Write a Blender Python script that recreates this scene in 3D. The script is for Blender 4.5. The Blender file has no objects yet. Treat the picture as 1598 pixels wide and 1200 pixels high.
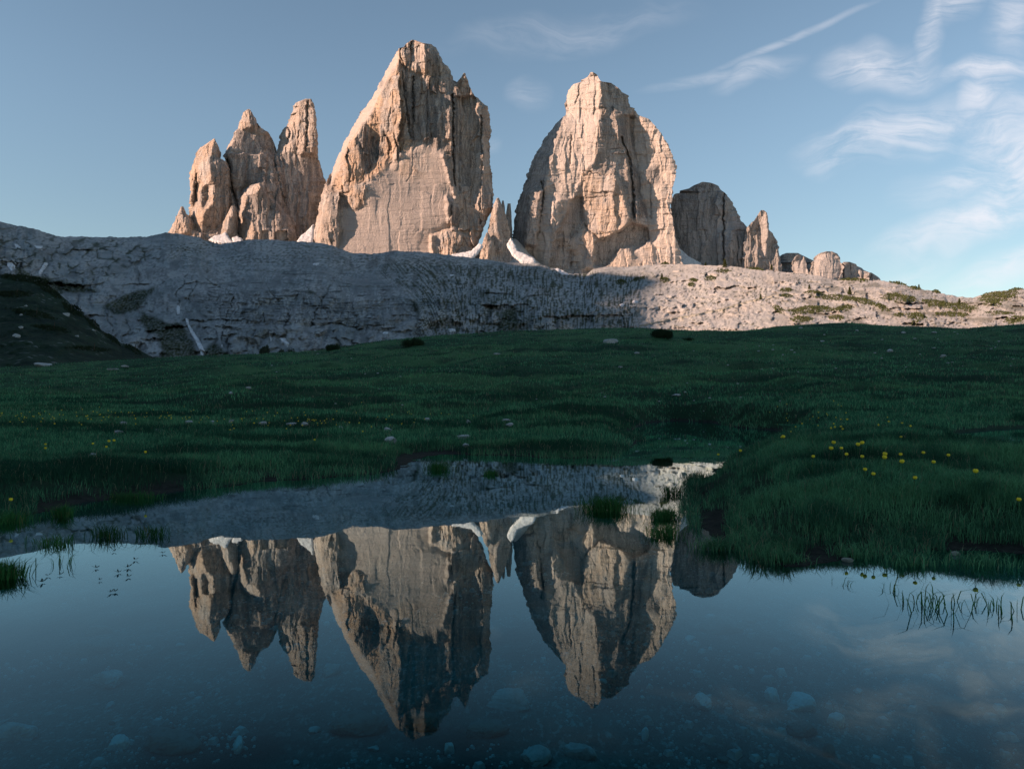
import bpy, math, random
import numpy as np
from mathutils import Vector

R_ = math.radians
SC = bpy.context.scene
COL = SC.collection
random.seed(7)
rng = np.random.default_rng(11)

# ------------------------------------------------------------------ camera, sky, sun, exposure
F, CX, CY, EYE = 1200.0, 799.0, 608.0, 0.7          # focal length and horizon of the photograph, eye height in metres
SUN_EL, SUN_AZ = 19.0, -112.0                       # degrees
cam = bpy.data.cameras.new("camera")
cam.sensor_width = 36.0
cam.lens = 36.0 * F / 1598.0
cam.shift_y = 8.0 / 1598.0
cam.clip_start, cam.clip_end = 0.05, 20000.0
cam_o = bpy.data.objects.new("camera", cam)
COL.objects.link(cam_o)
cam_o.location = (0, 0, EYE)
cam_o.rotation_euler = (math.pi / 2, 0, 0)
SC.camera = cam_o

LDIR = Vector((math.sin(R_(SUN_AZ)) * math.cos(R_(SUN_EL)), math.cos(R_(SUN_AZ)) * math.cos(R_(SUN_EL)), math.sin(R_(SUN_EL))))
sun = bpy.data.lights.new("sun", 'SUN')
sun.energy = 5.0
sun.angle = R_(0.5)
sun.color = (1.0, 0.67, 0.49)
sun_o = bpy.data.objects.new("sun", sun)
COL.objects.link(sun_o)
sun_o.rotation_euler = (-LDIR).to_track_quat('-Z', 'Y').to_euler()
sun_o.location = (-400, -300, 400)

SC.view_settings.view_transform = 'Standard'
SC.view_settings.look = 'None'
SC.view_settings.exposure = 0.9
SC.view_settings.gamma = 1.0
SC.render.engine = 'CYCLES'
SC.cycles.max_bounces = 6
SC.cycles.transparent_max_bounces = 8


class NG:
    """small helper to wire shader nodes"""
    def __init__(self, nt):
        self.nt = nt

    def n(self, t, **kw):
        nd = self.nt.nodes.new(t)
        for k, v in kw.items():
            setattr(nd, k, v)
        return nd

    def put(self, sock, v):
        if isinstance(v, bpy.types.NodeSocket):
            self.nt.links.new(v, sock)
        elif v is not None:
            sock.default_value = v

    def math(self, op, a, b=None, c=None, clamp=False):
        nd = self.n('ShaderNodeMath', operation=op, use_clamp=clamp)
        self.put(nd.inputs[0], a)
        self.put(nd.inputs[1], b)
        if c is not None:
            self.put(nd.inputs[2], c)
        return nd.outputs[0]

    def mix(self, f, a, b, blend='MIX'):
        nd = self.n('ShaderNodeMix', data_type='RGBA', blend_type=blend, clamp_factor=True)
        self.put(nd.inputs[0], f)
        self.put(nd.inputs[6], a if isinstance(a, bpy.types.NodeSocket) else (*a, 1))
        self.put(nd.inputs[7], b if isinstance(b, bpy.types.NodeSocket) else (*b, 1))
        return nd.outputs[2]

    def noise(self, vec, scale, detail=4, rough=.55, dist=0.0):
        nd = self.n('ShaderNodeTexNoise')
        self.put(nd.inputs['Vector'], vec)
        nd.inputs['Scale'].default_value = scale
        nd.inputs['Detail'].default_value = detail
        nd.inputs['Roughness'].default_value = rough
        nd.inputs['Distortion'].default_value = dist
        return nd.outputs[0]

    def vor(self, vec, scale, feature='F1', out=0):
        nd = self.n('ShaderNodeTexVoronoi', feature=feature)
        self.put(nd.inputs['Vector'], vec)
        nd.inputs['Scale'].default_value = scale
        return nd.outputs[out]

    def mapping(self, vec, scale=(1, 1, 1), loc=(0, 0, 0), rot=(0, 0, 0)):
        nd = self.n('ShaderNodeMapping')
        self.put(nd.inputs[0], vec)
        nd.inputs['Location'].default_value = loc
        nd.inputs['Rotation'].default_value = rot
        nd.inputs['Scale'].default_value = scale
        return nd.outputs[0]

    def ramp(self, f, a, b, smooth=True):
        nd = self.n('ShaderNodeMapRange', clamp=True)
        if smooth:
            nd.interpolation_type = 'SMOOTHSTEP'
        self.put(nd.inputs[0], f)
        nd.inputs[1].default_value = a
        nd.inputs[2].default_value = b
        return nd.outputs[0]

    def attr(self, name):
        return self.n('ShaderNodeAttribute', attribute_name=name).outputs['Fac']

    def bump(self, h, strength, dist, normal=None):
        nd = self.n('ShaderNodeBump')
        nd.inputs['Strength'].default_value = strength
        nd.inputs['Distance'].default_value = dist
        self.put(nd.inputs['Height'], h)
        self.put(nd.inputs['Normal'], normal)
        return nd.outputs[0]


# sky with high cirrus on the right
world = bpy.data.worlds.new("World")
SC.world = world
world.use_nodes = True
g = NG(world.node_tree)
bg = world.node_tree.nodes['Background']
sky = g.n('ShaderNodeTexSky', sky_type='NISHITA', sun_disc=False)
sky.sun_elevation = R_(SUN_EL)
sky.sun_rotation = R_(SUN_AZ)
sky.altitude = 2300
sky.air_density = 1.15
sky.dust_density = 0.1
sky.ozone_density = 1.6
skyc = g.mix(1.0, sky.outputs[0], (1.25, 1.17, 1.0), 'MULTIPLY')
gen = g.n('ShaderNodeTexCoord').outputs['Generated']
sep = g.n('ShaderNodeSeparateXYZ')
g.put(sep.inputs[0], gen)
az = g.math('DIVIDE', sep.outputs[0], g.math('MAXIMUM', sep.outputs[1], 0.05))      # tangent of azimuth
el = g.math('DIVIDE', sep.outputs[2], g.math('MAXIMUM', sep.outputs[1], 0.05))      # tangent of elevation
cmb = g.n('ShaderNodeCombineXYZ')
g.put(cmb.inputs[0], az)
g.put(cmb.inputs[1], el)
P2 = cmb.outputs[0]
wob = g.n('ShaderNodeTexNoise')
wob.inputs['Scale'].default_value = 5.0
wob.inputs['Detail'].default_value = 3
g.put(wob.inputs['Vector'], P2)
wv = g.n('ShaderNodeVectorMath', operation='SCALE')
sb = g.n('ShaderNodeVectorMath', operation='SUBTRACT')
g.put(sb.inputs[0], wob.outputs[1])
sb.inputs[1].default_value = (.5, .5, .5)
g.put(wv.inputs[0], sb.outputs[0])
wv.inputs['Scale'].default_value = 0.13
ad = g.n('ShaderNodeVectorMath', operation='ADD')
g.put(ad.inputs[0], P2)
g.put(ad.inputs[1], wv.outputs[0])
PW = ad.outputs[0]
wv2 = g.n('ShaderNodeVectorMath', operation='SCALE')
g.put(wv2.inputs[0], sb.outputs[0])
wv2.inputs['Scale'].default_value = 0.022
ad2 = g.n('ShaderNodeVectorMath', operation='ADD')
g.put(ad2.inputs[0], P2)
g.put(ad2.inputs[1], wv2.outputs[0])
PS = ad2.outputs[0]


def cloud_band(px, py, rx, ry, ang, power=1.0):
    """a soft elongated patch of the sky where cirrus gathers (centre and radii as angles' tangents)"""
    c = ((px - CX) / F, (CY - py) / F, 0)
    m = g.n('ShaderNodeMapping', vector_type='TEXTURE')
    g.put(m.inputs[0], PS if ry < 18 else PW)          # thin streaks are drawn out straight, patches are torn
    m.inputs['Location'].default_value = c
    m.inputs['Rotation'].default_value = (0, 0, R_(ang))
    m.inputs['Scale'].default_value = (rx / F, ry / F, 1)
    ln = g.n('ShaderNodeVectorMath', operation='LENGTH')
    g.put(ln.inputs[0], m.outputs[0])
    return g.math('MULTIPLY', g.ramp(ln.outputs[1], 1.0, 0.0), power)


bands = [(1545, 350, 230, 42, 14, 1.0), (1600, 300, 130, 62, 22, 1.0), (1590, 425, 190, 34, 10, .65), (1560, 215, 110, 70, 35, .8),
         (1545, 128, 120, 22, 8, 1.0), (1530, 165, 90, 34, 25, .85), (1370, 112, 120, 46, -18, .8), (1455, 50, 34, 130, -20, .7), (1400, 215, 170, 54, 10, .8),
         (1340, 240, 90, 34, 15, .6), (1235, 58, 190, 8, 23, .28), (1100, 122, 120, 13, 11, .24), (1585, 250, 90, 60, 30, 1.0), (825, 150, 40, 30, -40, .18),
         (890, 50, 260, 40, 12, .13), (1420, 420, 110, 22, 14, .3), (1490, 20, 90, 46, 40, .6), (1180, 100, 90, 24, 20, .4), (1590, 40, 60, 90, -20, .5), (1500, 290, 120, 50, 20, .55), (770, 215, 26, 18, 0, .1)]
msum = None
for b in bands:
    v = cloud_band(*b)
    msum = v if msum is None else g.math('MAXIMUM', msum, v)
fib = g.noise(g.mapping(PW, (3.5, 17, 1), (3, 1, 0), (0, 0, R_(-18))), 3.0, 10, .66, .9)
fib2 = g.noise(g.mapping(PW, (5, 12, 1), (0, 7, 0), (0, 0, R_(-50))), 3.0, 8, .6, .5)
puff = g.noise(PW, 12.0, 8, .6, .3)
fibs = g.math('ADD', g.math('ADD', g.math('MULTIPLY', fib, .5), g.math('MULTIPLY', fib2, .2)), g.math('MULTIPLY', puff, .3))
hz = g.math('ADD', .78, g.math('MULTIPLY', g.ramp(sep.outputs[2], .08, .36), .22))
hzc = g.n('ShaderNodeCombineXYZ')
for i_ in range(3):
    g.put(hzc.inputs[i_], hz)
skyc = g.mix(1.0, skyc, hzc.outputs[0], 'MULTIPLY')          # thin air near the horizon at this height
cov = g.math('MULTIPLY', g.math('POWER', msum, .75), g.ramp(fibs, .33, .64))
front = g.ramp(sep.outputs[1], 0.1, 0.3)
cov = g.math('MULTIPLY', cov, front)
cov = g.math('MULTIPLY', cov, .78)
cl = g.mix(cov, skyc, (6.3, 6.15, 6.5))
g.put(bg.inputs[0], cl)
bg.inputs[1].default_value = 0.082


# ------------------------------------------------------------------ arithmetic helpers
def _hash(ix, iy, seed):
    n = (ix.astype(np.int64) * 374761393 + iy.astype(np.int64) * 668265263 + seed * 974634777) & 0xffffffff
    n = ((n ^ (n >> 13)) * 1274126177) & 0xffffffff
    n = ((n ^ (n >> 16)) * 2246822519) & 0xffffffff
    return ((n ^ (n >> 15)) & 0xffffff) / float(0x1000000)


def perlin(x, y, seed=0):
    x, y = np.asarray(x, float), np.asarray(y, float)
    x, y = np.broadcast_arrays(x, y)
    ix, iy = np.floor(x), np.floor(y)
    fx, fy = x - ix, y - iy
    u, v = fx * fx * fx * (fx * (fx * 6 - 15) + 10), fy * fy * fy * (fy * (fy * 6 - 15) + 10)

    def gr(a, b):
        t = _hash(ix + a, iy + b, seed) * 2 * np.pi
        return np.cos(t) * (fx - a) + np.sin(t) * (fy - b)
    return ((gr(0, 0) * (1 - u) + gr(1, 0) * u) * (1 - v) + (gr(0, 1) * (1 - u) + gr(1, 1) * u) * v) * 1.5


def fbm(x, y, octv=4, seed=0, gain=.5):
    s, a, t = 0, 1.0, 0
    for k in range(octv):
        s = s + a * perlin(x * 2 ** k + 17.3 * k, y * 2 ** k - 9.1 * k, seed + k)
        t += a
        a *= gain
    return s / t


def ridged(x, y, octv=4, seed=0, gain=.5):
    s, a, t = 0, 1.0, 0
    for k in range(octv):
        s = s + a * (1 - 2 * np.abs(perlin(x * 2 ** k + 7.3 * k, y * 2 ** k - 3.1 * k, seed + k)))
        t += a
        a *= gain
    return s / t


def facets(x, y, seed=0, gr=1.2, k=.55):
    """upper envelope of randomly tilted planes: chiselled rock faces (x, y in cell units)"""
    x, y = np.broadcast_arrays(np.asarray(x, float), np.asarray(y, float))
    ix, iy = np.floor(x), np.floor(y)
    best = np.full(x.shape, -9.0)
    for a in (-1, 0, 1):
        for b in (-1, 0, 1):
            cx, cy = ix + a, iy + b
            dx = x - (cx + _hash(cx, cy, seed))
            dy = y - (cy + _hash(cx, cy, seed + 1))
            h = _hash(cx, cy, seed + 2) * .8 + (_hash(cx, cy, seed + 3) - .5) * gr * dx + (_hash(cx, cy, seed + 4) - .5) * gr * dy - k * (dx * dx + dy * dy)
            best = np.maximum(best, h)
    return best


def worley_edge(x, y, seed=0):
    x, y = np.broadcast_arrays(np.asarray(x, float), np.asarray(y, float))
    ix, iy = np.floor(x), np.floor(y)
    d1 = np.full(x.shape, 9.0)
    d2 = np.full(x.shape, 9.0)
    for a in (-1, 0, 1):
        for b in (-1, 0, 1):
            cx, cy = ix + a, iy + b
            d = np.hypot(x - (cx + _hash(cx, cy, seed)), y - (cy + _hash(cx, cy, seed + 1)))
            n1 = np.minimum(d1, d)
            d2 = np.minimum(np.maximum(d1, d), d2)
            d1 = n1
    return d2 - d1


def sstep(a, b, x):
    t = np.clip((x - a) / (b - a), 0, 1)
    return t * t * (3 - 2 * t)


def blur(a, s):
    if s <= 0:
        return a
    r = int(max(1, round(3 * s)))
    k = np.exp(-.5 * (np.arange(-r, r + 1) / s) ** 2)
    k /= k.sum()
    a = np.pad(a, r, mode='edge')
    a = np.apply_along_axis(lambda m: np.convolve(m, k, 'valid'), 0, a)
    return np.apply_along_axis(lambda m: np.convolve(m, k, 'valid'), 1, a)


def inside(px, py, poly):
    """points in polygon"""
    res = np.zeros(np.shape(px), bool)
    n = len(poly)
    for i in range(n):
        x1, y1 = poly[i]
        x2, y2 = poly[(i + 1) % n]
        if y1 == y2:
            continue
        c = ((y1 > py) != (y2 > py)) & (px < (x2 - x1) * (py - y1) / (y2 - y1) + x1)
        res ^= c
    return res


def seg_dist(px, py, pts, closed=False):
    d = np.full(np.shape(px), 1e9)
    n = len(pts)
    for i in range(n if closed else n - 1):
        x1, y1 = pts[i]
        x2, y2 = pts[(i + 1) % n]
        dx, dy = x2 - x1, y2 - y1
        t = np.clip(((px - x1) * dx + (py - y1) * dy) / (dx * dx + dy * dy + 1e-12), 0, 1)
        d = np.minimum(d, np.hypot(px - (x1 + t * dx), py - (y1 + t * dy)))
    return d


def samp(img, fx, fy):
    h, w = img.shape
    fx, fy = np.clip(fx, 0, w - 1.001), np.clip(fy, 0, h - 1.001)
    ix, iy = fx.astype(int), fy.astype(int)
    u, v = fx - ix, fy - iy
    return (img[iy, ix] * (1 - u) + img[iy, ix + 1] * u) * (1 - v) + (img[iy + 1, ix] * (1 - u) + img[iy + 1, ix + 1] * u) * v


def zoomed(pts, ox, oy, k):
    return [(ox + a * k, oy + b * k) for a, b in pts]


# ------------------------------------------------------------------ object helpers
def tag(o, label=None, cat=None, group=None, kind=None):
    if label:
        o["label"] = label
    if cat:
        o["category"] = cat
    if group:
        o["group"] = group
    if kind:
        o["kind"] = kind
    return o


def make_mesh(name, co, faces, mat=None, smooth=True, attrs=None):
    """faces: (n,3) or (n,4) array, or a list of such arrays"""
    me = bpy.data.meshes.new(name)
    co = np.asarray(co, np.float32).reshape(-1, 3)
    fl = faces if isinstance(faces, list) else [faces]
    fl = [np.asarray(f, np.int32) for f in fl if len(f)]
    tot = np.concatenate([np.full(len(f), f.shape[1], np.int32) for f in fl])
    idx = np.concatenate([f.ravel() for f in fl])
    me.vertices.add(len(co))
    me.vertices.foreach_set('co', co.ravel())
    me.loops.add(len(idx))
    me.loops.foreach_set('vertex_index', idx)
    me.polygons.add(len(tot))
    me.polygons.foreach_set('loop_start', np.concatenate([[0], np.cumsum(tot)[:-1]]).astype(np.int32))
    me.polygons.foreach_set('loop_total', tot)
    me.polygons.foreach_set('use_smooth', np.full(len(tot), smooth, bool))
    for k, v in (attrs or {}).items():
        a = me.attributes.new(k, 'FLOAT', 'POINT')
        a.data.foreach_set('value', np.asarray(v, np.float32).ravel())
    if mat:
        me.materials.append(mat)
    me.update(calc_edges=True)
    return me


def obj(name, me, parent=None, loc=None):
    o = bpy.data.objects.new(name, me)
    COL.objects.link(o)
    if parent is not None:
        o.parent = parent
    if loc is not None:
        o.location = loc
    return o


def empty(name, loc=(0, 0, 0)):
    o = bpy.data.objects.new(name, None)
    COL.objects.link(o)
    o.location = loc
    o.empty_display_size = .1
    return o


def grid_faces(nr, nc, wrap=False):
    r, c = np.meshgrid(np.arange(nr - 1), np.arange(nc if wrap else nc - 1), indexing='ij')
    c2 = (c + 1) % nc
    a, b, d, e = r * nc + c, r * nc + c2, (r + 1) * nc + c2, (r + 1) * nc + c
    return np.stack([a, b, d, e], -1).reshape(-1, 4)


# ------------------------------------------------------------------ materials
def new_mat(name):
    m = bpy.data.materials.new(name)
    m.use_nodes = True
    m.node_tree.nodes.clear()
    q = NG(m.node_tree)
    out = q.n('ShaderNodeOutputMaterial')
    return m, q, out


def principled(q, out, col, rough=.9, normal=None, spec=.25):
    p = q.n('ShaderNodeBsdfPrincipled')
    q.put(p.inputs['Base Color'], col if isinstance(col, bpy.types.NodeSocket) else (*col, 1))
    q.put(p.inputs['Roughness'], rough)
    p.inputs['Specular IOR Level'].default_value = spec
    q.put(p.inputs['Normal'], normal)
    q.put(out.inputs[0], p.outputs[0])
    return p


def rock_material(name, base, grey, ochre, pale=None, scale=1.0):
    m, q, out = new_mat(name)
    pos = q.n('ShaderNodeNewGeometry').outputs['Position']
    n1 = q.noise(pos, .03 * scale, 6, .6)
    n2 = q.noise(q.mapping(pos, (1, 1, .12)), .09 * scale, 6, .62)          # vertical water streaks
    n3 = q.noise(q.mapping(pos, (.06, .06, 1)), .16 * scale, 5, .6)          # bedding
    n4 = q.noise(pos, .45 * scale, 6, .65)
    n5 = q.noise(q.mapping(pos, (1, 1, .10)), .28 * scale, 5, .6)          # fine water streaks
    n6 = q.noise(q.mapping(pos, (.10, .10, 1)), .42 * scale, 4, .6)         # fine bedding
    sm = q.math('SUBTRACT', 1.0, q.math('MULTIPLY', q.attr('pale'), 2.6), clamp=True)
    col = q.mix(q.math('MULTIPLY', q.math('MULTIPLY', q.ramp(n2, .46, .60), .75), sm), base, grey)
    col = q.mix(q.math('MULTIPLY', q.math('MULTIPLY', q.ramp(n5, .52, .64), .55), sm), col, (grey[0] * .75, grey[1] * .75, grey[2] * .76))
    col = q.mix(q.math('MULTIPLY', q.attr('ochre'), q.ramp(n1, .36, .58)), col, ochre)
    col = q.mix(q.math('MULTIPLY', q.attr('stain'), q.ramp(n2, .36, .56)), col, (grey[0] * .38, grey[1] * .39, grey[2] * .41))  # dark water stains; also shade painted onto walls turned from the sun
    col = q.mix(q.math('MULTIPLY', q.ramp(n3, .54, .64), .28), col, (base[0] * .6, base[1] * .59, base[2] * .59))
    col = q.mix(q.math('MULTIPLY', q.ramp(n6, .54, .66), .26), col, (base[0] * .55, base[1] * .54, base[2] * .54))
    col = q.mix(q.math('MULTIPLY', q.ramp(n4, .42, .66), .35), col, (base[0] * 1.22, base[1] * 1.2, base[2] * 1.18))
    ck = q.vor(q.mapping(pos, (1, 1, .16)), .11 * scale, 'DISTANCE_TO_EDGE')
    ck2 = q.vor(q.mapping(pos, (1, 1, .22)), .30 * scale, 'DISTANCE_TO_EDGE')
    cm = q.math('MULTIPLY', q.ramp(n1, .40, .56), sm)
    col = q.mix(q.math('MULTIPLY', q.math('MULTIPLY', q.ramp(ck, .05, .0), .75), cm), col, (base[0] * .22, base[1] * .21, base[2] * .21))
    col = q.mix(q.math('MULTIPLY', q.math('MULTIPLY', q.ramp(ck2, .07, .0), .5), sm), col, (base[0] * .3, base[1] * .29, base[2] * .29))
    col = q.mix(q.math('MULTIPLY', q.ramp(n6, .60, .65), .35), col, (base[0] * .4, base[1] * .39, base[2] * .39))
    if pale:
        col = q.mix(q.attr('pale'), col, pale)
    h = q.math('ADD', q.math('MULTIPLY', n4, 1.0), q.math('ADD', q.math('MULTIPLY', n3, .9), q.math('MULTIPLY', q.math('MULTIPLY', n2, 1.2), sm)))
    cr = q.vor(q.mapping(pos, (1, 1, .45)), .16 * scale, 'DISTANCE_TO_EDGE')
    h = q.math('ADD', h, q.math('MULTIPLY', q.math('MULTIPLY', q.ramp(cr, 0, .10), .12), sm))
    h = q.math('ADD', h, q.math('ADD', q.math('MULTIPLY', q.math('MULTIPLY', n5, .9), sm), q.math('MULTIPLY', n6, .7)))
    nor = q.bump(h, .85, 3.0 / scale)
    principled(q, out, col, .95, nor, .1)
    return m


M = {}
M['tower'] = rock_material('tower_rock', (.50, .45, .41), (.22, .213, .21), (.55, .385, .26), (.335, .295, .275))
M['dome'] = rock_material('dome_rock', (.47, .425, .395), (.24, .232, .228), (.55, .41, .295), (.58, .515, .465))
M['far_rock'] = rock_material('far_tower_rock', (.39, .365, .35), (.24, .24, .24), (.42, .35, .29), (.50, .46, .44))


# ------------------------------------------------------------------ relief of a rock face: painted slopes are integrated into depth
class Face:
    def __init__(self, x0, y0, x1, y1, g0=0.0):
        self.x0, self.y0 = x0, y0
        self.X, self.Y = np.meshgrid(np.arange(x0, x1 + 1, dtype=float), np.arange(y0, y1 + 1, dtype=float))
        self.gx = np.full(self.X.shape, g0)
        self.amp = np.ones(self.X.shape)
        self.push = np.zeros(self.X.shape)
        self.ochre = np.full(self.X.shape, .38)
        self.stain = np.full(self.X.shape, .15)
        self.pale = np.zeros(self.X.shape)
        self.xf = (0, 0, 1)
        wx = fbm(self.X / 14, self.Y / 14, 3, 901) * 3.2 + perlin(self.X / 4, self.Y / 4, 907) * 1.3
        wy = fbm(self.X / 14, self.Y / 14, 3, 951) * 3.2 + perlin(self.X / 4, self.Y / 4, 957) * 1.3
        self.WX, self.WY = self.X + wx, self.Y + wy

    def area(self, pts, soft=1.2, gx=None, amp=None, push=None, ochre=None, stain=None, pale=None):
        m = blur(inside(self.WX, self.WY, zoomed(pts, *self.xf)).astype(float), soft)
        for k, v in (('gx', gx), ('amp', amp), ('ochre', ochre), ('stain', stain), ('pale', pale)):
            if v is not None:
                a = getattr(self, k)
                a += (v - a) * m
        if push is not None:
            self.push += push * m

    def crack(self, pts, w=1.2, depth=8, stain=None):
        d = seg_dist(self.WX, self.WY, zoomed(pts, *self.xf))
        m = np.exp(-(d / w) ** 2)
        self.push -= depth * m
        if stain is not None:
            self.stain = np.maximum(self.stain, stain * m)

    def solve(self, mpp, eps=.02, wz=.35):
        """least-squares depth whose horizontal slope is gx, smooth along the height"""
        h, w = self.gx.shape
        P = 50
        G = np.pad(self.gx, P)
        H, W = G.shape
        kx = 2 * np.pi * np.fft.fftfreq(W)[None, :]
        ky = 2 * np.pi * np.fft.fftfreq(H)[:, None]
        r = np.fft.ifft2(np.conj(1j * kx) * np.fft.fft2(G) / (kx ** 2 + wz * ky ** 2 + eps ** 2)).real
        return r[P:P + h, P:P + w] * mpp

    def finish(self, mpp, seed, a1=9, a2=3, a3=1.0, strata=1.0, eps=.022, wz=.15):
        X, Y = self.X, self.Y
        wx = X + fbm(X / 25, Y / 40, 3, seed + 40) * 8
        wy = Y + fbm(X / 30, Y / 30, 3, seed + 50) * 8
        big = fbm(X / 45, Y / 45, 2, seed + 45)
        n = a1 * facets(wx / 16, wy / 60, seed, 2.6, .25) + a2 * facets(wx / 6.5, wy / 24, seed + 9, 2.8, .28) * (.55 + .9 * np.clip(big + .4, 0, 1))
        n += a3 * facets(wx / 3.2, wy / 8, seed + 19, 2.8, .3)
        n += a2 * .45 * ridged(wx / 11, wy / 85, 3, seed + 29)
        n -= a2 * .8 * np.exp(-(worley_edge(wx / 10, wy / 55, seed + 81) / .07) ** 2) * sstep(-.1, .35, fbm(X / 22, Y / 22, 2, seed + 85))
        n -= a3 * .8 * np.exp(-(worley_edge(wx / 5, wy / 17, seed + 91) / .11) ** 2) * sstep(-.2, .3, fbm(X / 16, Y / 16, 2, seed + 95))
        st = fbm(X / 70 + 3, (Y + fbm(X / 60, Y / 60, 2, seed + 60) * 5) / 4.2, 3, seed + 70)
        ledge = (Y + 6 * fbm(X / 50, Y / 50, 2, seed + 61)) / 13.0
        ledge = (ledge - np.floor(ledge)) * (.4 + fbm(X / 18, Y / 9, 2, seed + 62))
        self.gx = np.where(self.gx > 1.5, self.gx, self.gx * 1.45)
        self.r = self.solve(mpp, eps, wz) + n * self.amp + strata * (st * .8 + ledge * 1.1 * np.clip(self.amp, .15, 1)) + self.push
        return self

    def at(self, img, px, py):
        return samp(img, px - self.x0, py - self.y0)


def loft(name, face, L, R, D, thick, base, mat, parent=None, xf=None, rnd=.2, lean=.10, ref=None, jag=1.0, seed=0, rexp=4, rscale=1.0, roff=0.0, step=1.12):
    """closed rock body between a left and a right outline (lists of height, edge), D metres away; its front follows the face's relief"""
    xf = xf or face.xf
    ox, oy, k = xf
    L = sorted((oy + a * k, ox + b * k) for a, b in L)
    R = sorted((oy + a * k, ox + b * k) for a, b in R)
    y0, y1 = max(L[0][0], R[0][0]), oy + base * k
    rows = np.arange(y0, y1, step)
    xl = np.interp(rows, [a for a, b in L], [b for a, b in L])
    xr = np.interp(rows, [a for a, b in R], [b for a, b in R])
    w = xr - xl
    ja = np.clip(w / 30, .15, 1) * jag
    xl = xl + ja * (perlin(rows / 7, 1.5, seed + 1) * 2.0 + perlin(rows / 2.6, 2.5, seed + 2) * 1.3)
    xr = xr + ja * (perlin(rows / 7, 3.5, seed + 3) * 2.0 + perlin(rows / 2.6, 4.5, seed + 4) * 1.3)
    w = np.maximum(xr - xl, .6)
    nc = int(max(24, np.max(w) / step))
    sv = np.linspace(0, 1, nc)
    sv = sv + .06 * np.sin(2 * np.pi * sv) / (2 * np.pi) * -1
    S, PY = np.meshgrid(sv, rows)
    PX = xl[:, None] + S * w[:, None]
    mpp = D / F
    r = face.at(face.r, PX, PY) * rscale + roff
    r = r - rnd * (w[:, None] * mpp) * np.abs(2 * S - 1) ** rexp - lean * ((oy + ref * k if ref else y1) - PY) * mpp
    oc, stn, pa = face.at(face.ochre, PX, PY), face.at(face.stain, PX, PY), face.at(face.pale, PX, PY)
    nb = 12
    sb_ = np.linspace(1, 0, nb + 2)[1:-1]
    yL, yR = -r[:, :1], -r[:, -1:]
    SB = np.broadcast_to(sb_, (len(rows), nb))
    PXB = xl[:, None] + SB * w[:, None]
    th = np.minimum(thick, w * mpp * 1.1)[:, None]
    YB = yL + (yR - yL) * SB + th * np.sin(np.pi * SB) ** .6 + perlin(SB * 6, rows[:, None] / 20, seed + 9) * 4
    PXa = np.concatenate([PX, PXB], 1)
    Ya = np.concatenate([-r, YB], 1) + D
    Yp = np.concatenate([-r, yL + (yR - yL) * SB], 1) + D      # distance at which each outline point was sighted
    PYa = np.broadcast_to(rows[:, None], PXa.shape)
    nca = nc + nb
    co = np.stack([(PXa - CX) / F * Yp, Ya, EYE + (CY - PYa) / F * Yp], -1).reshape(-1, 3)
    top = co[:nca].mean(0) + np.array([0, 0, .4])
    co = np.concatenate([co, top[None]])
    z = np.zeros((len(rows), nb))
    A = {}
    for nm, a in (('ochre', oc), ('stain', stn), ('pale', pa)):
        A[nm] = np.append(np.concatenate([a, z], 1).ravel(), 0)
    cap = np.array([[len(co) - 1, (i + 1) % nca, i] for i in range(nca)])
    f = grid_faces(len(rows), nca, True)[:, ::-1]
    me = make_mesh(name, co, [f, cap[:, ::-1]], mat, False, A)
    return obj(name, me, parent)


# ------------------------------------------------------------------ the rock peaks
# --- the great central tower
fc = Face(470, 40, 800, 440, -.02)
fc.xf = (480, 50, .3)
fc.area([(100, 700), (200, 540), (330, 330), (430, 100), (560, 30), (620, 60), (615, 190), (520, 480), (540, 560), (520, 620), (440, 680), (390, 750), (300, 780), (290, 900), (230, 930), (140, 800)], 2, gx=.34, amp=1.35, ochre=.95)
fc.area([(450, 110), (478, 95), (470, 160), (430, 215), (350, 370), (300, 460), (205, 590), (140, 755), (120, 800), (100, 800), (160, 600), (210, 520), (330, 320), (410, 170)], 1.2, gx=1.7, amp=.25, ochre=.2, pale=.35, stain=0)
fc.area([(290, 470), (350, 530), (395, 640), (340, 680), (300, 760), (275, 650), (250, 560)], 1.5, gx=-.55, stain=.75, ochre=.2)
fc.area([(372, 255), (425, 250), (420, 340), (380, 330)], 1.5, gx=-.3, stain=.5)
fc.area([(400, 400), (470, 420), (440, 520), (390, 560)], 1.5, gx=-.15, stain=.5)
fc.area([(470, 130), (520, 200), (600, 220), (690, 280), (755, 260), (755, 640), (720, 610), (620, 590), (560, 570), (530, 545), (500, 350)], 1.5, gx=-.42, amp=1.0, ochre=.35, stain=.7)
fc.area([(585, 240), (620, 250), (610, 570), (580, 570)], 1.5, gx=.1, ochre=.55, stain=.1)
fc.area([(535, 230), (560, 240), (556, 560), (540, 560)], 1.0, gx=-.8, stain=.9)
fc.area([(700, 290), (722, 290), (720, 560), (704, 560)], 1.0, gx=-.1, stain=.2)
fc.area([(480, 80), (545, 40), (612, 66), (615, 190), (580, 200), (520, 190), (490, 130)], 1.2, gx=.45, amp=1.5, ochre=.3)
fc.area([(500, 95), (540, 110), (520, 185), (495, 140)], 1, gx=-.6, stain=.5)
fc.area([(615, 70), (690, 95), (750, 230), (750, 260), (690, 285), (620, 270)], 1.5, gx=-.22, amp=1.1, ochre=.5, stain=.35)
fc.area([(750, 250), (830, 215), (850, 330), (755, 345)], 1.2, gx=-.25, amp=1.0, stain=.35)
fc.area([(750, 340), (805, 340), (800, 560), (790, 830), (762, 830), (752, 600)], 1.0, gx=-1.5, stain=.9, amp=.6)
fc.area([(803, 340), (870, 330), (892, 520), (850, 560), (848, 800), (800, 800)], 1.0, gx=-.24, stain=.5, amp=.6)
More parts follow.
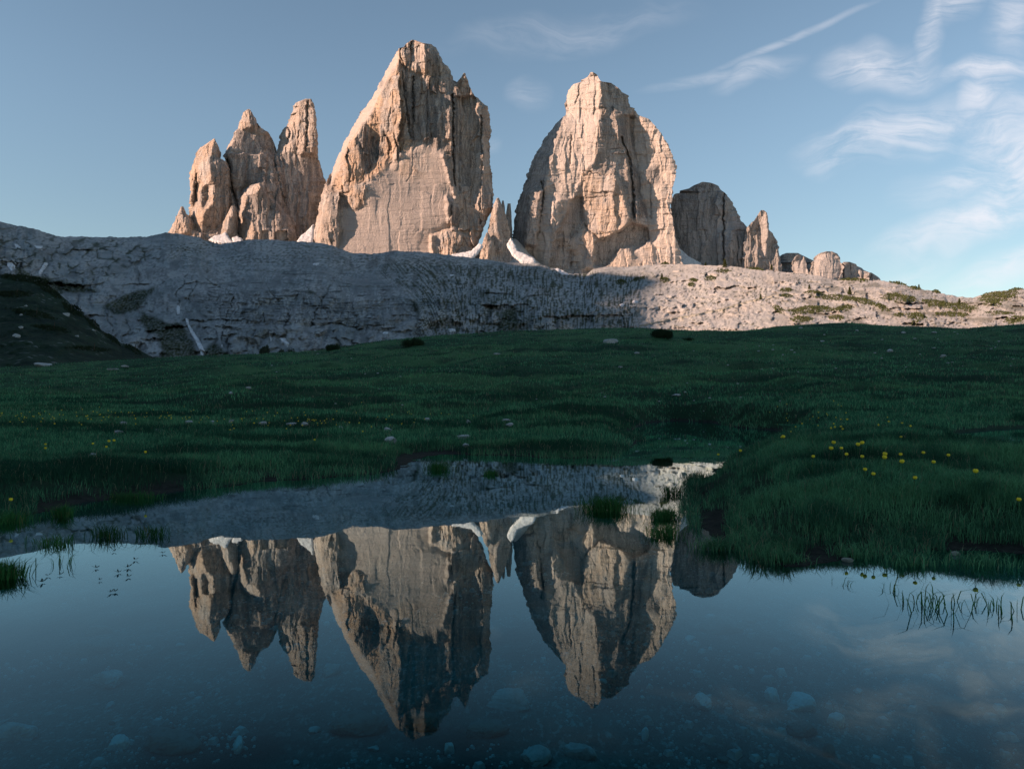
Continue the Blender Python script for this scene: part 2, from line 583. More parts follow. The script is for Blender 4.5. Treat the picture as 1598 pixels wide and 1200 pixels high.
fc.area([(856, 570), (895, 535), (902, 700), (890, 950), (870, 1080), (845, 900), (853, 700)], 1.0, gx=.9, amp=.6, ochre=.5, stain=0)
fc.area([(895, 400), (950, 380), (965, 800), (975, 900), (900, 1020), (895, 950), (905, 700)], 1.2, gx=-.42, ochre=.5, stain=.3)
fc.area([(335, 765), (440, 690), (560, 600), (620, 590), (700, 620), (745, 760), (760, 850), (730, 1000), (650, 1060), (630, 1180), (150, 1180), (190, 960), (300, 900)], 3.5, gx=-.08, amp=.17, ochre=.12, stain=.05, pale=.62, push=20)
fc.area([(440, 690), (540, 610), (620, 600), (640, 700), (560, 780), (480, 760)], 6, ochre=.5, pale=0)
for xq, yq, lq in ((470, 690, 150), (540, 640, 220), (600, 610, 160), (650, 620, 260), (700, 660, 200), (380, 760, 120), (730, 820, 160), (590, 800, 200), (500, 900, 120)):
    fc.area([(xq - 6, yq), (xq + 6, yq - 5), (xq + 2, yq + lq), (xq - 2, yq + lq)], 1.6, stain=.45, pale=.3)
fc.area([(300, 930), (420, 900), (430, 990), (320, 1010)], 8, pale=.2, ochre=.3)
fc.area([(560, 1050), (700, 1010), (690, 1090), (560, 1120)], 8, pale=.2, ochre=.35)
fc.area([(720, 850), (790, 920), (780, 1000), (730, 1000)], 1.5, gx=-.6, stain=.9, amp=1.3)
fc.area([(700, 640), (745, 620), (790, 830), (755, 850)], 1.5, gx=-.4, stain=.6, amp=.8)
fc.area([(640, 1060), (760, 1020), (870, 1080), (860, 1180), (640, 1180)], 1.5, gx=.3, amp=1.4, ochre=.6, push=8)
fc.area([(790, 880), (850, 900), (870, 1080), (790, 1030)], 1.5, gx=.25, amp=1.1, ochre=.6)
fc.area([(90, 860), (140, 810), (215, 920), (205, 1010), (160, 1120), (70, 1120)], 2, gx=-.55, stain=.3, ochre=.3)  # shadow of the left towers, put into slope and colour
fc.area([(20, 1120), (60, 900), (110, 860), (85, 1000), (60, 1120)], 1.2, gx=.8, ochre=.4)
fc.crack([(752, 330), (756, 620), (765, 800)], 1.6, 14)
fc.crack([(548, 230), (548, 560)], 1.3, 8, .8)
fc.crack([(480, 130), (505, 340), (535, 545)], 1.2, 7, .5)
fc.crack([(900, 440), (905, 700), (895, 1000)], 1.2, 8, .4)
fc.crack([(550, 640), (545, 720), (520, 775)], .8, 2, .5)
fc.crack([(620, 590), (625, 260)], 1.0, 5, .5)
fc.finish(1.23, 100, a1=10, a2=3.6, a3=1.1, strata=.9)
peak = empty('rock_peak', (-190, 1440, 240))
tag(peak, "tallest rock peak in the middle, broad orange tower with a flat pink lower wall", "mountain peak", "limestone towers on the ridge")


def child(o, par):
    o.parent = par
    o.location = -par.location
    return o


gl = [(43, 540), (55, 522), (80, 500), (85, 475), (135, 450), (200, 410), (280, 370), (350, 330), (430, 270), (540, 210), (630, 165), (720, 130), (790, 90), (900, 60), (1040, 30), (1090, 20), (1300, 0)]
gr_ = [(43, 556), (60, 600), (64, 640), (75, 655), (95, 680), (150, 700), (195, 740), (245, 755), (300, 850), (335, 870), (360, 900), (390, 935), (400, 942), (480, 945), (520, 958), (570, 945), (680, 950), (780, 958), (850, 968), (920, 960), (1010, 920), (1100, 885), (1300, 860)]
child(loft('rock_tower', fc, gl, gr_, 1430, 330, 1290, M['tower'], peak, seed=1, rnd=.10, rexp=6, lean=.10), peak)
child(loft('pinnacle', fc, [(215, 812), (235, 800), (260, 780), (330, 750), (500, 745)], [(215, 820), (250, 832), (300, 850), (340, 872), (500, 880)], 1434, 60, 500, M['tower'], peak, seed=2, rnd=.15, jag=.6, ref=1290), peak)
child(loft('pinnacle', fc, [(90, 475), (110, 462), (200, 430), (300, 425)], [(90, 492), (120, 505), (200, 515), (300, 520)], 1436, 40, 300, M['tower'], peak, seed=3, rnd=.2, jag=.6, ref=1290), peak)

# --- the right-hand tower
fc = Face(780, 95, 1085, 450, .05)
fc.xf = (780, 100, .275)
fc.area([(372, 300), (345, 380), (305, 500), (278, 600), (262, 690), (240, 725), (200, 700), (170, 800), (140, 1000), (130, 1080), (0, 1080), (60, 800), (150, 560), (290, 330)], 1.2, gx=2.2, amp=.7, stain=.15, ochre=0)
fc.area([(372, 160), (420, 95), (500, 60), (560, 60), (566, 300), (530, 560), (470, 620), (400, 800), (300, 960), (280, 1160), (190, 1160), (230, 800), (278, 600), (345, 380), (372, 290)], 1.5, gx=.62, amp=.75, ochre=.2, stain=0, pale=.30)
fc.area([(570, 100), (605, 105), (612, 280), (590, 240)], 1.0, gx=-1.6, stain=.5)
fc.area([(603, 100), (640, 105), (690, 160), (740, 180), (740, 290), (690, 290), (620, 270)], 1.2, gx=-.12, amp=.9, stain=.4)
fc.area([(560, 290), (640, 300), (700, 450), (720, 700), (690, 720), (655, 620), (540, 600)], 1.5, gx=-.02, amp=.8, stain=.2, ochre=.2)
fc.area([(620, 265), (640, 270), (650, 420), (625, 400)], 1, gx=.2, stain=.1)
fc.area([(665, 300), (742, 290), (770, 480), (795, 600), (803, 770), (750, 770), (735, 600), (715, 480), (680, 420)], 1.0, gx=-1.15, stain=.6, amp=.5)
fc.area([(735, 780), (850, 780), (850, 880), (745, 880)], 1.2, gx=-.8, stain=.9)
fc.area([(740, 235), (850, 300), (1010, 560), (975, 760), (980, 900), (1040, 1150), (880, 1150), (850, 900), (830, 800), (793, 600), (770, 450)], 1.3, gx=.72, amp=.8, ochre=.35, stain=.0, pale=.26)
fc.area([(830, 590), (905, 590), (905, 680), (825, 690)], 2, gx=.05, stain=.8)
fc.area([(470, 615), (665, 630), (695, 720), (740, 880), (700, 945), (560, 1000), (480, 900), (465, 760)], 1.5, gx=.5, amp=1.1, ochre=.8, push=6, pale=.15)
fc.area([(400, 770), (470, 750), (472, 880), (400, 985), (325, 970), (370, 890)], 1.2, gx=-.3, amp=.6, push=-5, ochre=.2)
fc.area([(300, 780), (395, 760), (365, 900), (300, 985), (290, 900)], 1.2, gx=-.1, amp=1.2, ochre=.7, stain=.4)
fc.area([(540, 1010), (600, 995), (740, 905), (835, 925), (850, 1000), (760, 1060), (680, 1050), (600, 1150), (530, 1150)], 1.2, gx=-.12, amp=.5, push=-9, ochre=.1)
fc.area([(400, 1000), (480, 915), (545, 1000), (530, 1170), (415, 1170)], 1.2, gx=.55, amp=1.0, ochre=.7, push=5, pale=.15)
fc.area([(280, 1010), (330, 1000), (415, 1080), (400, 1170), (285, 1170)], 1.2, gx=-.4, stain=.4, push=-4)
fc.area([(165, 725), (200, 700), (238, 720), (232, 850), (205, 1035), (135, 1025)], 1.0, gx=.45, ochre=.3, push=22)
fc.area([(600, 1150), (690, 1050), (860, 1010), (900, 1160), (600, 1180)], 1.5, gx=.45, amp=1.0, ochre=.5, pale=.2)
fc.area([(980, 850), (1010, 850), (1040, 1100), (1000, 1000)], 1.0, gx=-.5, stain=.3)
fc.crack([(238, 670), (245, 740), (212, 990)], 1.2, 14)
fc.crack([(690, 420), (735, 540), (755, 760), (760, 870)], 2.0, 18, .4)
fc.crack([(470, 610), (600, 632), (665, 630)], 1.0, 6, .5)
fc.crack([(420, 755), (520, 760), (660, 745)], .8, 3, .5)
fc.crack([(480, 910), (560, 1000), (700, 945), (740, 890)], 1.0, 6, .3)
fc.crack([(455, 110), (430, 230)], 1.0, 5, .3)
fc.crack([(405, 400), (400, 560)], 1.2, 6, .3)
fc.crack([(850, 660), (860, 880)], 1.0, 4, .6)
fc.finish(1.27, 300, a1=5, a2=2.6, a3=.9, strata=2.2)
peak = empty('rock_peak', (110, 1550, 230))
tag(peak, "second tallest rock peak, right of the middle, pale domed tower split by a dark gully", "mountain peak", "limestone towers on the ridge")
ol = [(48, 512), (62, 508), (75, 500), (95, 480), (93, 455), (115, 420), (160, 386), (210, 373), (285, 371), (300, 362), (350, 310), (430, 250), (500, 210), (590, 165), (660, 145), (735, 125), (800, 92), (880, 80), (930, 76), (1300, 60)]
orr = [(48, 528), (62, 552), (75, 560), (100, 575), (108, 640), (130, 662), (160, 690), (180, 725), (230, 733), (246, 738), (250, 760), (290, 780), (310, 840), (345, 870), (375, 905), (420, 930), (470, 960), (530, 985), (580, 1003), (630, 995), (720, 980), (800, 970), (900, 985), (980, 1000), (1060, 1020), (1130, 1035), (1300, 1045)]
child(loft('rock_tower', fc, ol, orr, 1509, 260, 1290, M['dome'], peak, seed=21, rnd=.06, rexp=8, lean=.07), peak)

# --- the group of three towers on the left
fc = Face(240, 140, 520, 420, -.1)
fc.xf = (250, 140, .2166)
fc.area([(200, 1080), (190, 880), (210, 600), (250, 440), (390, 340), (410, 370), (350, 520), (380, 640), (390, 800), (310, 900), (300, 1080)], 1.5, gx=.85, amp=1.1, ochre=.7, stain=0)
fc.area([(245, 660), (275, 670), (262, 800), (235, 880), (225, 780)], 1.2, gx=-.9, stain=.5)
fc.area([(290, 700), (335, 690), (345, 760), (310, 870), (290, 800)], 1.2, gx=-.7, stain=.5)
fc.area([(400, 360), (420, 490), (480, 520), (495, 640), (480, 900), (400, 1040), (310, 1060), (320, 900), (395, 800), (385, 640), (360, 520)], 1.3, gx=-.45, amp=.8, ochre=.4, stain=.35)
fc.area([(455, 465), (520, 300), (580, 285), (820, 350), (840, 480), (900, 640), (860, 1090), (560, 1090), (500, 640)], 1.5, gx=-.7, amp=.7, ochre=.15, stain=.55)  # wall in its own shade, darkened further in the colour
fc.area([(560, 290), (600, 160), (640, 140), (655, 270), (620, 285)], 1.0, gx=.35, ochre=.5, amp=1.2)
fc.area([(655, 150), (690, 230), (725, 285), (660, 280)], 1.0, gx=-.5, stain=.3)
fc.area([(450, 470), (480, 400), (525, 340), (520, 420), (490, 480)], 1.0, gx=.9, ochre=.5)
fc.area([(840, 480), (860, 380), (930, 240), (960, 110), (1050, 70), (1055, 440), (1000, 470), (930, 450)], 1.3, gx=.55, amp=1.2, ochre=.4, stain=0, pale=.15)
fc.area([(1055, 80), (1100, 90), (1125, 430), (1070, 470), (1060, 440)], 1.2, gx=.25, ochre=.4, amp=1.0)
fc.area([(845, 470), (940, 455), (1060, 490), (1140, 520), (1185, 680), (1140, 900), (1080, 1010), (960, 1080), (880, 800), (840, 600)], 1.5, gx=-.75, amp=.75, stain=.5, ochre=.15)
fc.area([(600, 730), (710, 670), (730, 700), (700, 760), (640, 760), (605, 900), (680, 960), (680, 1110), (550, 1110), (580, 850)], 1.2, gx=.75, amp=1.3, ochre=.5, stain=0)
fc.area([(640, 780), (730, 720), (900, 900), (960, 1080), (690, 1090), (690, 950), (620, 900)], 1.5, gx=-.55, amp=1.1, stain=.4)
fc.area([(700, 1000), (960, 1010), (980, 1110), (690, 1110)], 1.5, gx=-.15, amp=1.4, ochre=.4)
fc.area([(430, 1050), (460, 950), (510, 830), (535, 850), (500, 960), (480, 1060)], 1.0, gx=.6, ochre=.5)
fc.area([(535, 850), (560, 1060), (480, 1060), (505, 950)], 1.0, gx=-.7)
fc.area([(60, 1040), (155, 840), (170, 870), (180, 1040)], 1.2, gx=.35, amp=1.3, ochre=.5)
fc.area([(170, 870), (230, 930), (280, 1040), (180, 1040)], 1.2, gx=-.6, amp=1.2)
fc.crack([(490, 500), (500, 640), (560, 860)], 1.4, 14, .5)
fc.crack([(265, 600), (258, 800)], 1.2, 8)
fc.crack([(1058, 90), (1055, 300), (1050, 440)], 1.2, 8, .3)
fc.crack([(1000, 300), (990, 440)], 1.0, 6, .4)
fc.crack([(820, 470), (850, 640), (900, 820)], 1.2, 6, .4)
fc.finish(1.25, 500, a1=5.5, a2=3.0, a3=1.1, strata=1.0)
peak = empty('rock_peak', (-500, 1510, 250))
tag(peak, "jagged group of three shadowed rock towers at the left end of the row", "mountain peak", "limestone towers on the ridge")
T = M['tower']
child(loft('rock_tower', fc, [(355, 383), (395, 330), (415, 290), (450, 262), (500, 250), (560, 226), (640, 211), (720, 215), (800, 215), (870, 206), (930, 200), (1250, 190)],
           [(355, 394), (400, 412), (490, 420), (500, 445), (520, 478), (600, 490), (1250, 505)], 1500, 110, 1250, T, peak, seed=31, rnd=.16, lean=.08), peak)
child(loft('rock_tower', fc, [(143, 628), (165, 600), (220, 580), (280, 560), (300, 530), (340, 520), (400, 490), (460, 463), (480, 455), (520, 478), (600, 492), (1250, 480)],
           [(143, 646), (180, 670), (240, 695), (280, 725), (310, 775), (350, 803), (400, 818), (460, 825), (480, 845), (700, 900), (1250, 1000)], 1518, 150, 1250, T, peak, seed=32, rnd=.16, lean=.08), peak)
child(loft('rock_tower', fc, [(68, 1048), (90, 990), (120, 955), (200, 935), (250, 910), (320, 870), (400, 850), (470, 842), (600, 800), (1250, 780)],
           [(68, 1086), (100, 1105), (200, 1118), (330, 1125), (450, 1130), (520, 1140), (600, 1165), (660, 1187), (720, 1180), (850, 1140), (980, 1108), (1250, 1095)], 1535, 130, 1250, T, peak, seed=33, rnd=.14, lean=.06), peak)
child(loft('buttress', fc, [(678, 695), (690, 650), (710, 612), (760, 590), (850, 575), (1250, 560)], [(678, 722), (760, 800), (850, 880), (940, 960), (1090, 990), (1250, 1000)], 1478, 90, 1250, T, peak, seed=34, rnd=.2, lean=.2, roff=6), peak)
child(loft('buttress', fc, [(838, 512), (900, 482), (960, 450), (1060, 432), (1250, 420)], [(838, 535), (900, 545), (1060, 560), (1250, 570)], 1468, 60, 1250, T, peak, seed=35, rnd=.3, rexp=2.5, jag=.6), peak)
child(loft('buttress', fc, [(843, 150), (900, 125), (960, 100), (1030, 55), (1250, 20)], [(843, 165), (890, 185), (915, 210), (930, 225), (1030, 285), (1250, 330)], 1490, 60, 1250, T, peak, seed=36, rnd=.2, rexp=2.5), peak)

# --- two small towers in the gap, and two needles behind them
fc = Face(735, 295, 820, 430, .2)
fc.xf = (480, 50, .3)
fc.area([(990, 860), (1040, 900), (1060, 1130), (1000, 1150), (980, 960)], 1, gx=-.4, stain=.3)
fc.area([(930, 1040), (975, 1080), (985, 1180), (940, 1180)], 1, gx=-.4)
fc.finish(1.23, 700, a1=5, a2=2.2, a3=.8)
for nm, L, R, D, sd, lab in (
        ('rock_pinnacle', [(864, 985), (900, 965), (960, 950), (1040, 935), (1110, 925), (1250, 910)], [(864, 996), (900, 1010), (960, 1035), (1040, 1052), (1100, 1055), (1250, 1075)], 1428, 41, "leaning sunlit rock fin between the two big towers, larger of two side by side"),
        ('rock_pinnacle', [(1045, 930), (1080, 915), (1120, 902), (1170, 895), (1250, 885)], [(1045, 940), (1080, 960), (1120, 975), (1180, 985), (1250, 1000)], 1420, 42, "small sunlit rock stub at the foot of the leaning fin between the towers"),
        ('rock_pinnacle', [(878, 1012), (920, 1005), (1250, 990)], [(878, 1020), (910, 1026), (1250, 1045)], 1500, 43, "short shaded rock needle just behind the leaning fin in the gap"),
        ('rock_pinnacle', [(893, 1040), (940, 1033), (1250, 1010)], [(893, 1056), (940, 1060), (1250, 1075)], 1510, 44, "blunt shaded rock needle in the gap, nearest the right big tower")):
    o = loft(nm, fc, L, R, D, 50, 1250, M['tower'], None, seed=sd, rnd=.25, rexp=2.5, lean=.12, jag=.6)
    tag(o, lab, "rock pinnacle")

# --- the grey peak, the needle and the last knobs on the right
fc = Face(1030, 275, 1400, 460, .0)
fc.xf = (1030, 270, .2315)
fc.area([(60, 250), (150, 110), (300, 50), (400, 80), (435, 130), (430, 280), (330, 430), (265, 620), (130, 620), (100, 400)], 1.5, gx=.35, amp=.7, stain=.2, ochre=0)
fc.area([(425, 285), (440, 640), (265, 640), (330, 430)], 1.3, gx=.5, amp=.6, ochre=.1, pale=.1)
fc.area([(428, 120), (480, 170), (520, 250), (450, 260)], 1.2, gx=-.5, amp=.6)
fc.area([(445, 260), (525, 260), (600, 390), (560, 390), (480, 390), (470, 560), (530, 640), (440, 640)], 1.2, gx=.45, amp=.8, ochre=.1, pale=.1)
fc.area([(480, 385), (600, 400), (700, 590), (540, 650), (530, 530), (480, 520)], 1.2, gx=-.55, amp=1.0, stain=.2)
fc.area([(560, 560), (640, 490), (740, 620), (560, 650)], 1.5, gx=.1, amp=1.2)
fc.crack([(432, 110), (428, 300), (432, 640)], 1.0, 14, .5)
fc.area([(655, 250), (690, 250), (668, 330), (668, 460), (600, 400)], 1.0, gx=-.3)
fc.area([(665, 330), (715, 260), (728, 480), (705, 560), (668, 460)], 1.0, gx=.8, ochre=.15, pale=.1)
fc.area([(728, 380), (760, 420), (740, 640), (715, 560)], 1.0, gx=-.8)
fc.area([(760, 430), (790, 460), (800, 600), (770, 560)], 1.0, gx=.4)
fc.area([(1020, 700), (1040, 560), (1150, 520), (1235, 620), (1235, 720)], 1.5, gx=.15, amp=.5, pale=.25, ochre=.2)
fc.area([(890, 620), (950, 540), (985, 600), (1000, 690), (900, 690)], 1.5, gx=.2, amp=.5, pale=.25, ochre=.2)
fc.area([(1235, 600), (1290, 600), (1310, 720), (1235, 720)], 1.0, gx=-.6)
fc.area([(1295, 610), (1380, 660), (1390, 720), (1310, 720)], 1.0, gx=.3, pale=.2)
fc.finish(1.35, 800, a1=8, a2=3.0, a3=1.3, strata=1.2)
FR = M['far_rock']
peak = empty('rock_peak', (330, 1640, 230))
tag(peak, "grey rounded rock peak standing in the shade right of the pale domed tower", "mountain peak", "limestone towers on the ridge")
child(loft('rock_tower', fc, [(62, 282), (80, 240), (105, 200), (130, 176), (125, 150), (122, 120), (140, 95), (165, 82), (240, 70), (800, 55)],
           [(62, 300), (68, 350), (85, 390), (130, 430), (170, 470), (220, 500), (270, 525), (340, 560), (390, 600), (440, 640), (500, 680), (570, 712), (610, 745), (800, 800)], 1592, 120, 800, FR, peak, seed=51, rnd=.12, lean=.15), peak)
peak = empty('rock_peak', (560, 1660, 240))
tag(peak, "slender needle peak with one lit face, right of the grey rounded peak", "mountain peak", "limestone towers on the ridge")
child(loft('rock_tower', fc, [(252, 680), (290, 655), (320, 632), (350, 598), (400, 572), (800, 540)], [(252, 700), (270, 722), (330, 731), (390, 740), (420, 765), (450, 785), (500, 802), (560, 808), (800, 840)], 1580, 80, 800, FR, peak, seed=52, rnd=.12, lean=.1, jag=.7), peak)
for L, R, D, sd, nm, lab in (
        ([(540, 850), (552, 820), (600, 808), (800, 780)], [(540, 930), (556, 960), (585, 1010), (604, 1060), (608, 1235), (614, 1290), (640, 1350), (668, 1400), (700, 1470), (800, 1520)], 1640, 53, 'rock_ridge', "low shaded rock ridge running behind the pale knobs on the right"),
        ([(549, 938), (560, 915), (590, 898), (630, 895), (660, 905), (800, 900)], [(549, 945), (570, 972), (610, 985), (670, 1000), (800, 1010)], 1560, 54, 'rock_outcrop', "small pale rock knob standing just left of the big round one"),
        ([(529, 1120), (540, 1085), (565, 1055), (600, 1038), (640, 1022), (800, 1000)], [(529, 1160), (545, 1192), (580, 1215), (630, 1235), (700, 1232), (800, 1260)], 1540, 55, 'rock_outcrop', "big round pale rock knob on the right ridge"),
        ([(600, 1240), (610, 1226), (700, 1220), (800, 1200)], [(600, 1280), (615, 1320), (640, 1345), (665, 1375), (700, 1385), (800, 1420)], 1560, 56, 'rock_outcrop', "rock knob with a shaded left half, right of the big round one"),
        ([(672, 1400), (690, 1380), (800, 1360)], [(672, 1425), (690, 1455), (710, 1480), (800, 1520)], 1550, 57, 'rock_outcrop', "lowest flat rock knob at the right end of the row")):
    tag(loft(nm, fc, L, R, D, 70, 800, FR, None, seed=sd, rnd=.2, rexp=3, lean=.3, jag=1.1), lab, "rock knob" if nm == 'rock_outcrop' else "rock ridge")


# ------------------------------------------------------------------ the grey mountainside under the peaks
SKY = [(-420, 300), (-200, 325), (0, 346), (25, 352), (50, 356), (75, 365), (100, 370), (130, 369.5), (155, 370), (172, 369), (185, 371), (207, 370), (225, 370), (240, 367.5), (260, 363), (280, 365),
       (312, 371), (325, 378), (345, 381), (380, 375.5), (396, 373.5), (427, 375), (464, 377), (485, 378), (517, 383), (548, 395), (580, 396.5), (616, 391.5), (656, 393), (695, 397.5), (748, 404), (800, 411), (843, 411.5), (864, 419),
       (885, 427), (917, 427), (927, 420), (943, 416.5), (974, 417.5), (1016, 413.5), (1064, 412), (1095, 413.5), (1148, 416), (1180, 421), (1232, 425), (1269, 429), (1300, 437), (1340, 437), (1374, 438), (1389, 440.5), (1415, 446), (1436, 451),
       (1462, 456), (1494, 463), (1517, 465), (1528, 461.5), (1546, 455), (1572, 453), (1598, 451), (1750, 440), (2000, 425)]
PXC = np.arange(-400, 2001, 1.6)
ps0 = np.convolve(np.pad(np.interp(PXC, [a for a, b in SKY], [b for a, b in SKY]), 4, mode='edge'), np.ones(9) / 9, 'valid')
psn = np.interp(PXC, [a for a, b in SKY], [b for a, b in SKY]) - ps0 + perlin(PXC / 9, .5, 71) * 1.0 + perlin(PXC / 3.2, .7, 72) * .7
ps = ps0 + psn
NV = 200
PB = 596.0
tt = np.linspace(0, 1, NV) ** .92
PXg = np.broadcast_to(PXC, (NV, len(PXC)))
PYg = PB + (ps0[None, :] - PB) * tt[:, None] + psn[None, :] * tt[:, None] ** 30
Dtop = np.interp(PXC, [-400, 0, 250, 380, 800, 900, 1000, 1200, 1400, 1520, 1540, 1600, 2000], [520, 640, 950, 1120, 1120, 1070, 1000, 740, 540, 440, 410, 380, 300])
Tg = np.broadcast_to(tt[:, None], PXg.shape)
fl = np.interp(Tg, [0, .12, .3, .5, .64, .74, .85, .94, 1], [0, .05, .10, .15, .20, .32, .56, .82, 1.0])
fr = np.interp(Tg, [0, .25, .5, .75, 1], [0, .2, .45, .72, 1])
ffl = np.interp(Tg, [0, .3, .6, .8, 1], [0, .15, .38, .62, 1])
wr = sstep(880, 1080, PXg)
wl = 1 - sstep(200, 380, PXg)
f_ = (fl * (1 - wl) + ffl * wl) * (1 - wr) + fr * wr
D0 = np.interp(PXg, [-400, 0, 640, 900, 1000, 1200, 1600, 2000], [300, 330, 370, 440, 400, 265, 150, 140])
Dm = D0 + (Dtop[None, :] - D0) * f_

WXm = PXg + fbm(PXg / 30, PYg / 18, 3, 31) * 9 + perlin(PXg / 6, PYg / 5, 33) * 1.6
WYm = PYg + fbm(PXg / 30, PYg / 18, 3, 35) * 6 + perlin(PXg / 6, PYg / 5, 37) * 1.3
push = np.zeros(PXg.shape)
veg = np.zeros(PXg.shape)
dark = np.zeros(PXg.shape)
pale = np.zeros(PXg.shape)
ochre = np.zeros(PXg.shape)


def zone(pts, xf, soft=2.5):
    return blur(inside(WXm, WYm, zoomed(pts, *xf)).astype(float), soft)


Z5, Z6, Z7, Z8 = (0, 330, .25), (380, 370, .2628), (780, 390, .2628), (1180, 400, .2616)
slab = zone([(330, 445), (420, 425), (500, 422), (590, 436), (632, 455), (652, 485), (640, 500), (590, 525), (560, 515), (330, 505), (285, 470)], (0, 0, 1), 2)
left_blocks = zone([(-40, 150), (300, 150), (850, 175), (1050, 300), (800, 330), (600, 500), (330, 480), (-40, 380)], Z5, 6)
scree = zone([(600, 405), (800, 414), (1010, 430), (990, 530), (640, 545), (655, 490), (640, 455), (590, 430)], (0, 0, 1), 5)
upper = zone([(260, 366), (500, 382), (800, 412), (900, 430), (900, 445), (640, 430), (480, 418), (260, 415)], (0, 0, 1), 6)
lit = wr  # side the sun reaches; masks relief and painted brightness

# blocky ground with cracks on the left, bedded slab in the middle, tufted scree on the right of it
we = worley_edge(WXm / 22, WYm / 13, 81)
cr = (1 - sstep(.03, .20, we)) * left_blocks
veg = np.maximum(veg, cr * sstep(-.2, .15, fbm(PXg / 18, PYg / 10, 3, 83)) * .9)
push -= cr * 2.0
push += left_blocks * (facets(WXm / 22, WYm / 13, 81, 1.2) * 6 + facets(WXm / 8, WYm / 5, 85, 1.2) * 2.5)
by = PYg + fbm(PXg / 60, PYg / 40, 2, 88) * 5 + 6 * ((PXg - 480) / 190) ** 2 * slab
bed = fbm(PXg / 70, by / 2.6, 3, 87)
bedl = fbm(PXg / 26, by / 1.7, 2, 86)
brk = sstep(-.35, .25, fbm(PXg / 18, PYg / 10, 2, 90))
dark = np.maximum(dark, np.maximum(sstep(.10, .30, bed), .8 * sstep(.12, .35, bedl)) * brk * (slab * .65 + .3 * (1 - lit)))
push += bed * (2.2 * slab + 1.0) * (1 - .5 * lit)
vj = ridged(WXm / 7, WYm / 40, 3, 89)
dark = np.maximum(dark, sstep(.4, .7, vj) * slab * .45)
push -= sstep(.45, .75, vj) * slab * 1.5
push += 9 * blur(slab, 9) * np.sqrt(np.clip(1 - ((PXg - 470) / 190) ** 2, 0, 1))
kf = np.interp(PXg, [560, 640, 690, 740, 2000], [.9, .8, .35, 0.0, 0.0]) - np.interp(PXg, [0, 800, 1000, 1300, 2000], [0, 0, .12, .2, .2])
up = PXg - kf * (PYg - 470)
streak = fbm(up / 2.6, PYg / 15, 3, 91)
clump = fbm(PXg / 3.6, PYg / 2.8, 2, 92)
sv_ = sstep(-.08, .20, streak * .8 + clump * .42 + .14 * fbm(PXg / 40, PYg / 25, 2, 93))
veg = np.maximum(veg, sv_ * scree * .9)
push += scree * (ridged(up / 7, PYg / 50, 3, 94) * 2.2)
patchy = sstep(.05, .35, fbm(PXg / 5, PYg / 2.4, 3, 95) + .3 * fbm(PXg / 60, PYg / 20, 2, 96))
veg = np.maximum(veg, patchy * upper * .65)
pale = np.maximum(pale, zone([(1050, 480), (1130, 455), (1220, 470), (1210, 545), (1060, 560)], Z6, 5) * .8)
pale = np.maximum(pale, zone([(640, 200), (900, 240), (1000, 340), (1060, 450), (1030, 470), (960, 360), (860, 270)], Z6, 3) * .45)
pale = np.maximum(pale, zone([(800, 600), (1000, 490), (1060, 490), (850, 610)], Z6, 2) * .5)
for p, xf in (([(640, 600), (760, 520), (880, 490), (985, 475), (960, 510), (900, 560), (860, 620), (700, 640)], Z5),
              ([(870, 620), (960, 660), (1060, 710), (1130, 690), (1230, 850), (1245, 920), (1010, 930), (1005, 800), (920, 740), (890, 690)], Z5),
              ([(1280, 850), (1330, 820), (1420, 880), (1440, 930), (1280, 930)], Z5),
              ([(330, 430), (500, 440), (620, 500), (480, 520), (350, 480)], Z5),
              ([(90, 340), (300, 420), (420, 500), (360, 520), (100, 420)], Z5),
              ([(480, 670), (560, 610), (585, 660), (500, 690)], Z6), ([(1530, 440), (1620, 400), (1640, 560), (1500, 560)], Z6),
              ([(370, 315), (430, 320), (440, 345), (380, 340)], Z6), ([(985, 360), (1030, 390), (1040, 460), (1020, 470), (990, 410)], Z6)):
    veg = np.maximum(veg, zone(p, xf, 1.2) * (.62 + .38 * sstep(-.3, .2, clump)))
for p, xf, w, d in (([(510, 290), (470, 370), (420, 450), (405, 520)], Z6, 1.1, 5), ([(450, 355), (480, 410), (510, 490)], Z6, .8, 3), ([(270, 270), (380, 300), (440, 350)], Z6, .9, 3),
                    ([(130, 280), (190, 360), (240, 400)], Z6, .9, 3), ([(275, 440), (240, 560)], Z6, 1.3, 5), ([(120, 450), (115, 510)], Z6, 1.0, 4), ([(0, 195), (200, 212), (270, 222)], Z6, .9, 3),
                    ([(440, 532), (520, 515), (620, 530), (700, 540)], Z6, 1.9, 4), ([(340, 60), (560, 50), (640, 100)], Z6, .9, 3), ([(600, 280), (900, 300)], Z6, .8, 3),
                    ([(1160, 390), (1120, 500), (1110, 580)], Z5, 1.4, 6), ([(1230, 440), (1180, 560)], Z5, 1.1, 5), ([(1460, 540), (1400, 700), (1380, 810)], Z5, 1.0, 5),
                    ([(1270, 420), (1400, 480), (1450, 530)], Z5, 1.0, 4), ([(1180, 680), (1540, 682)], Z5, 1.0, 4), ([(660, 640), (700, 760)], Z5, 1.2, 4), ([(790, 680), (800, 760), (760, 800)], Z5, 1.2, 4),
                    ([(1600, 372), (1740, 352), (1900, 350)], (380, 370, .2628), 1.0, 3)):
    dd = seg_dist(WXm, WYm, zoomed(p, *xf))
    mm = np.exp(-(dd / (w * (.45 + .5 * sstep(-.3, .4, fbm(PXg / 9, PYg / 7, 2, 99))))) ** 2)
    push -= d * mm
    veg = np.maximum(veg, mm * .6)

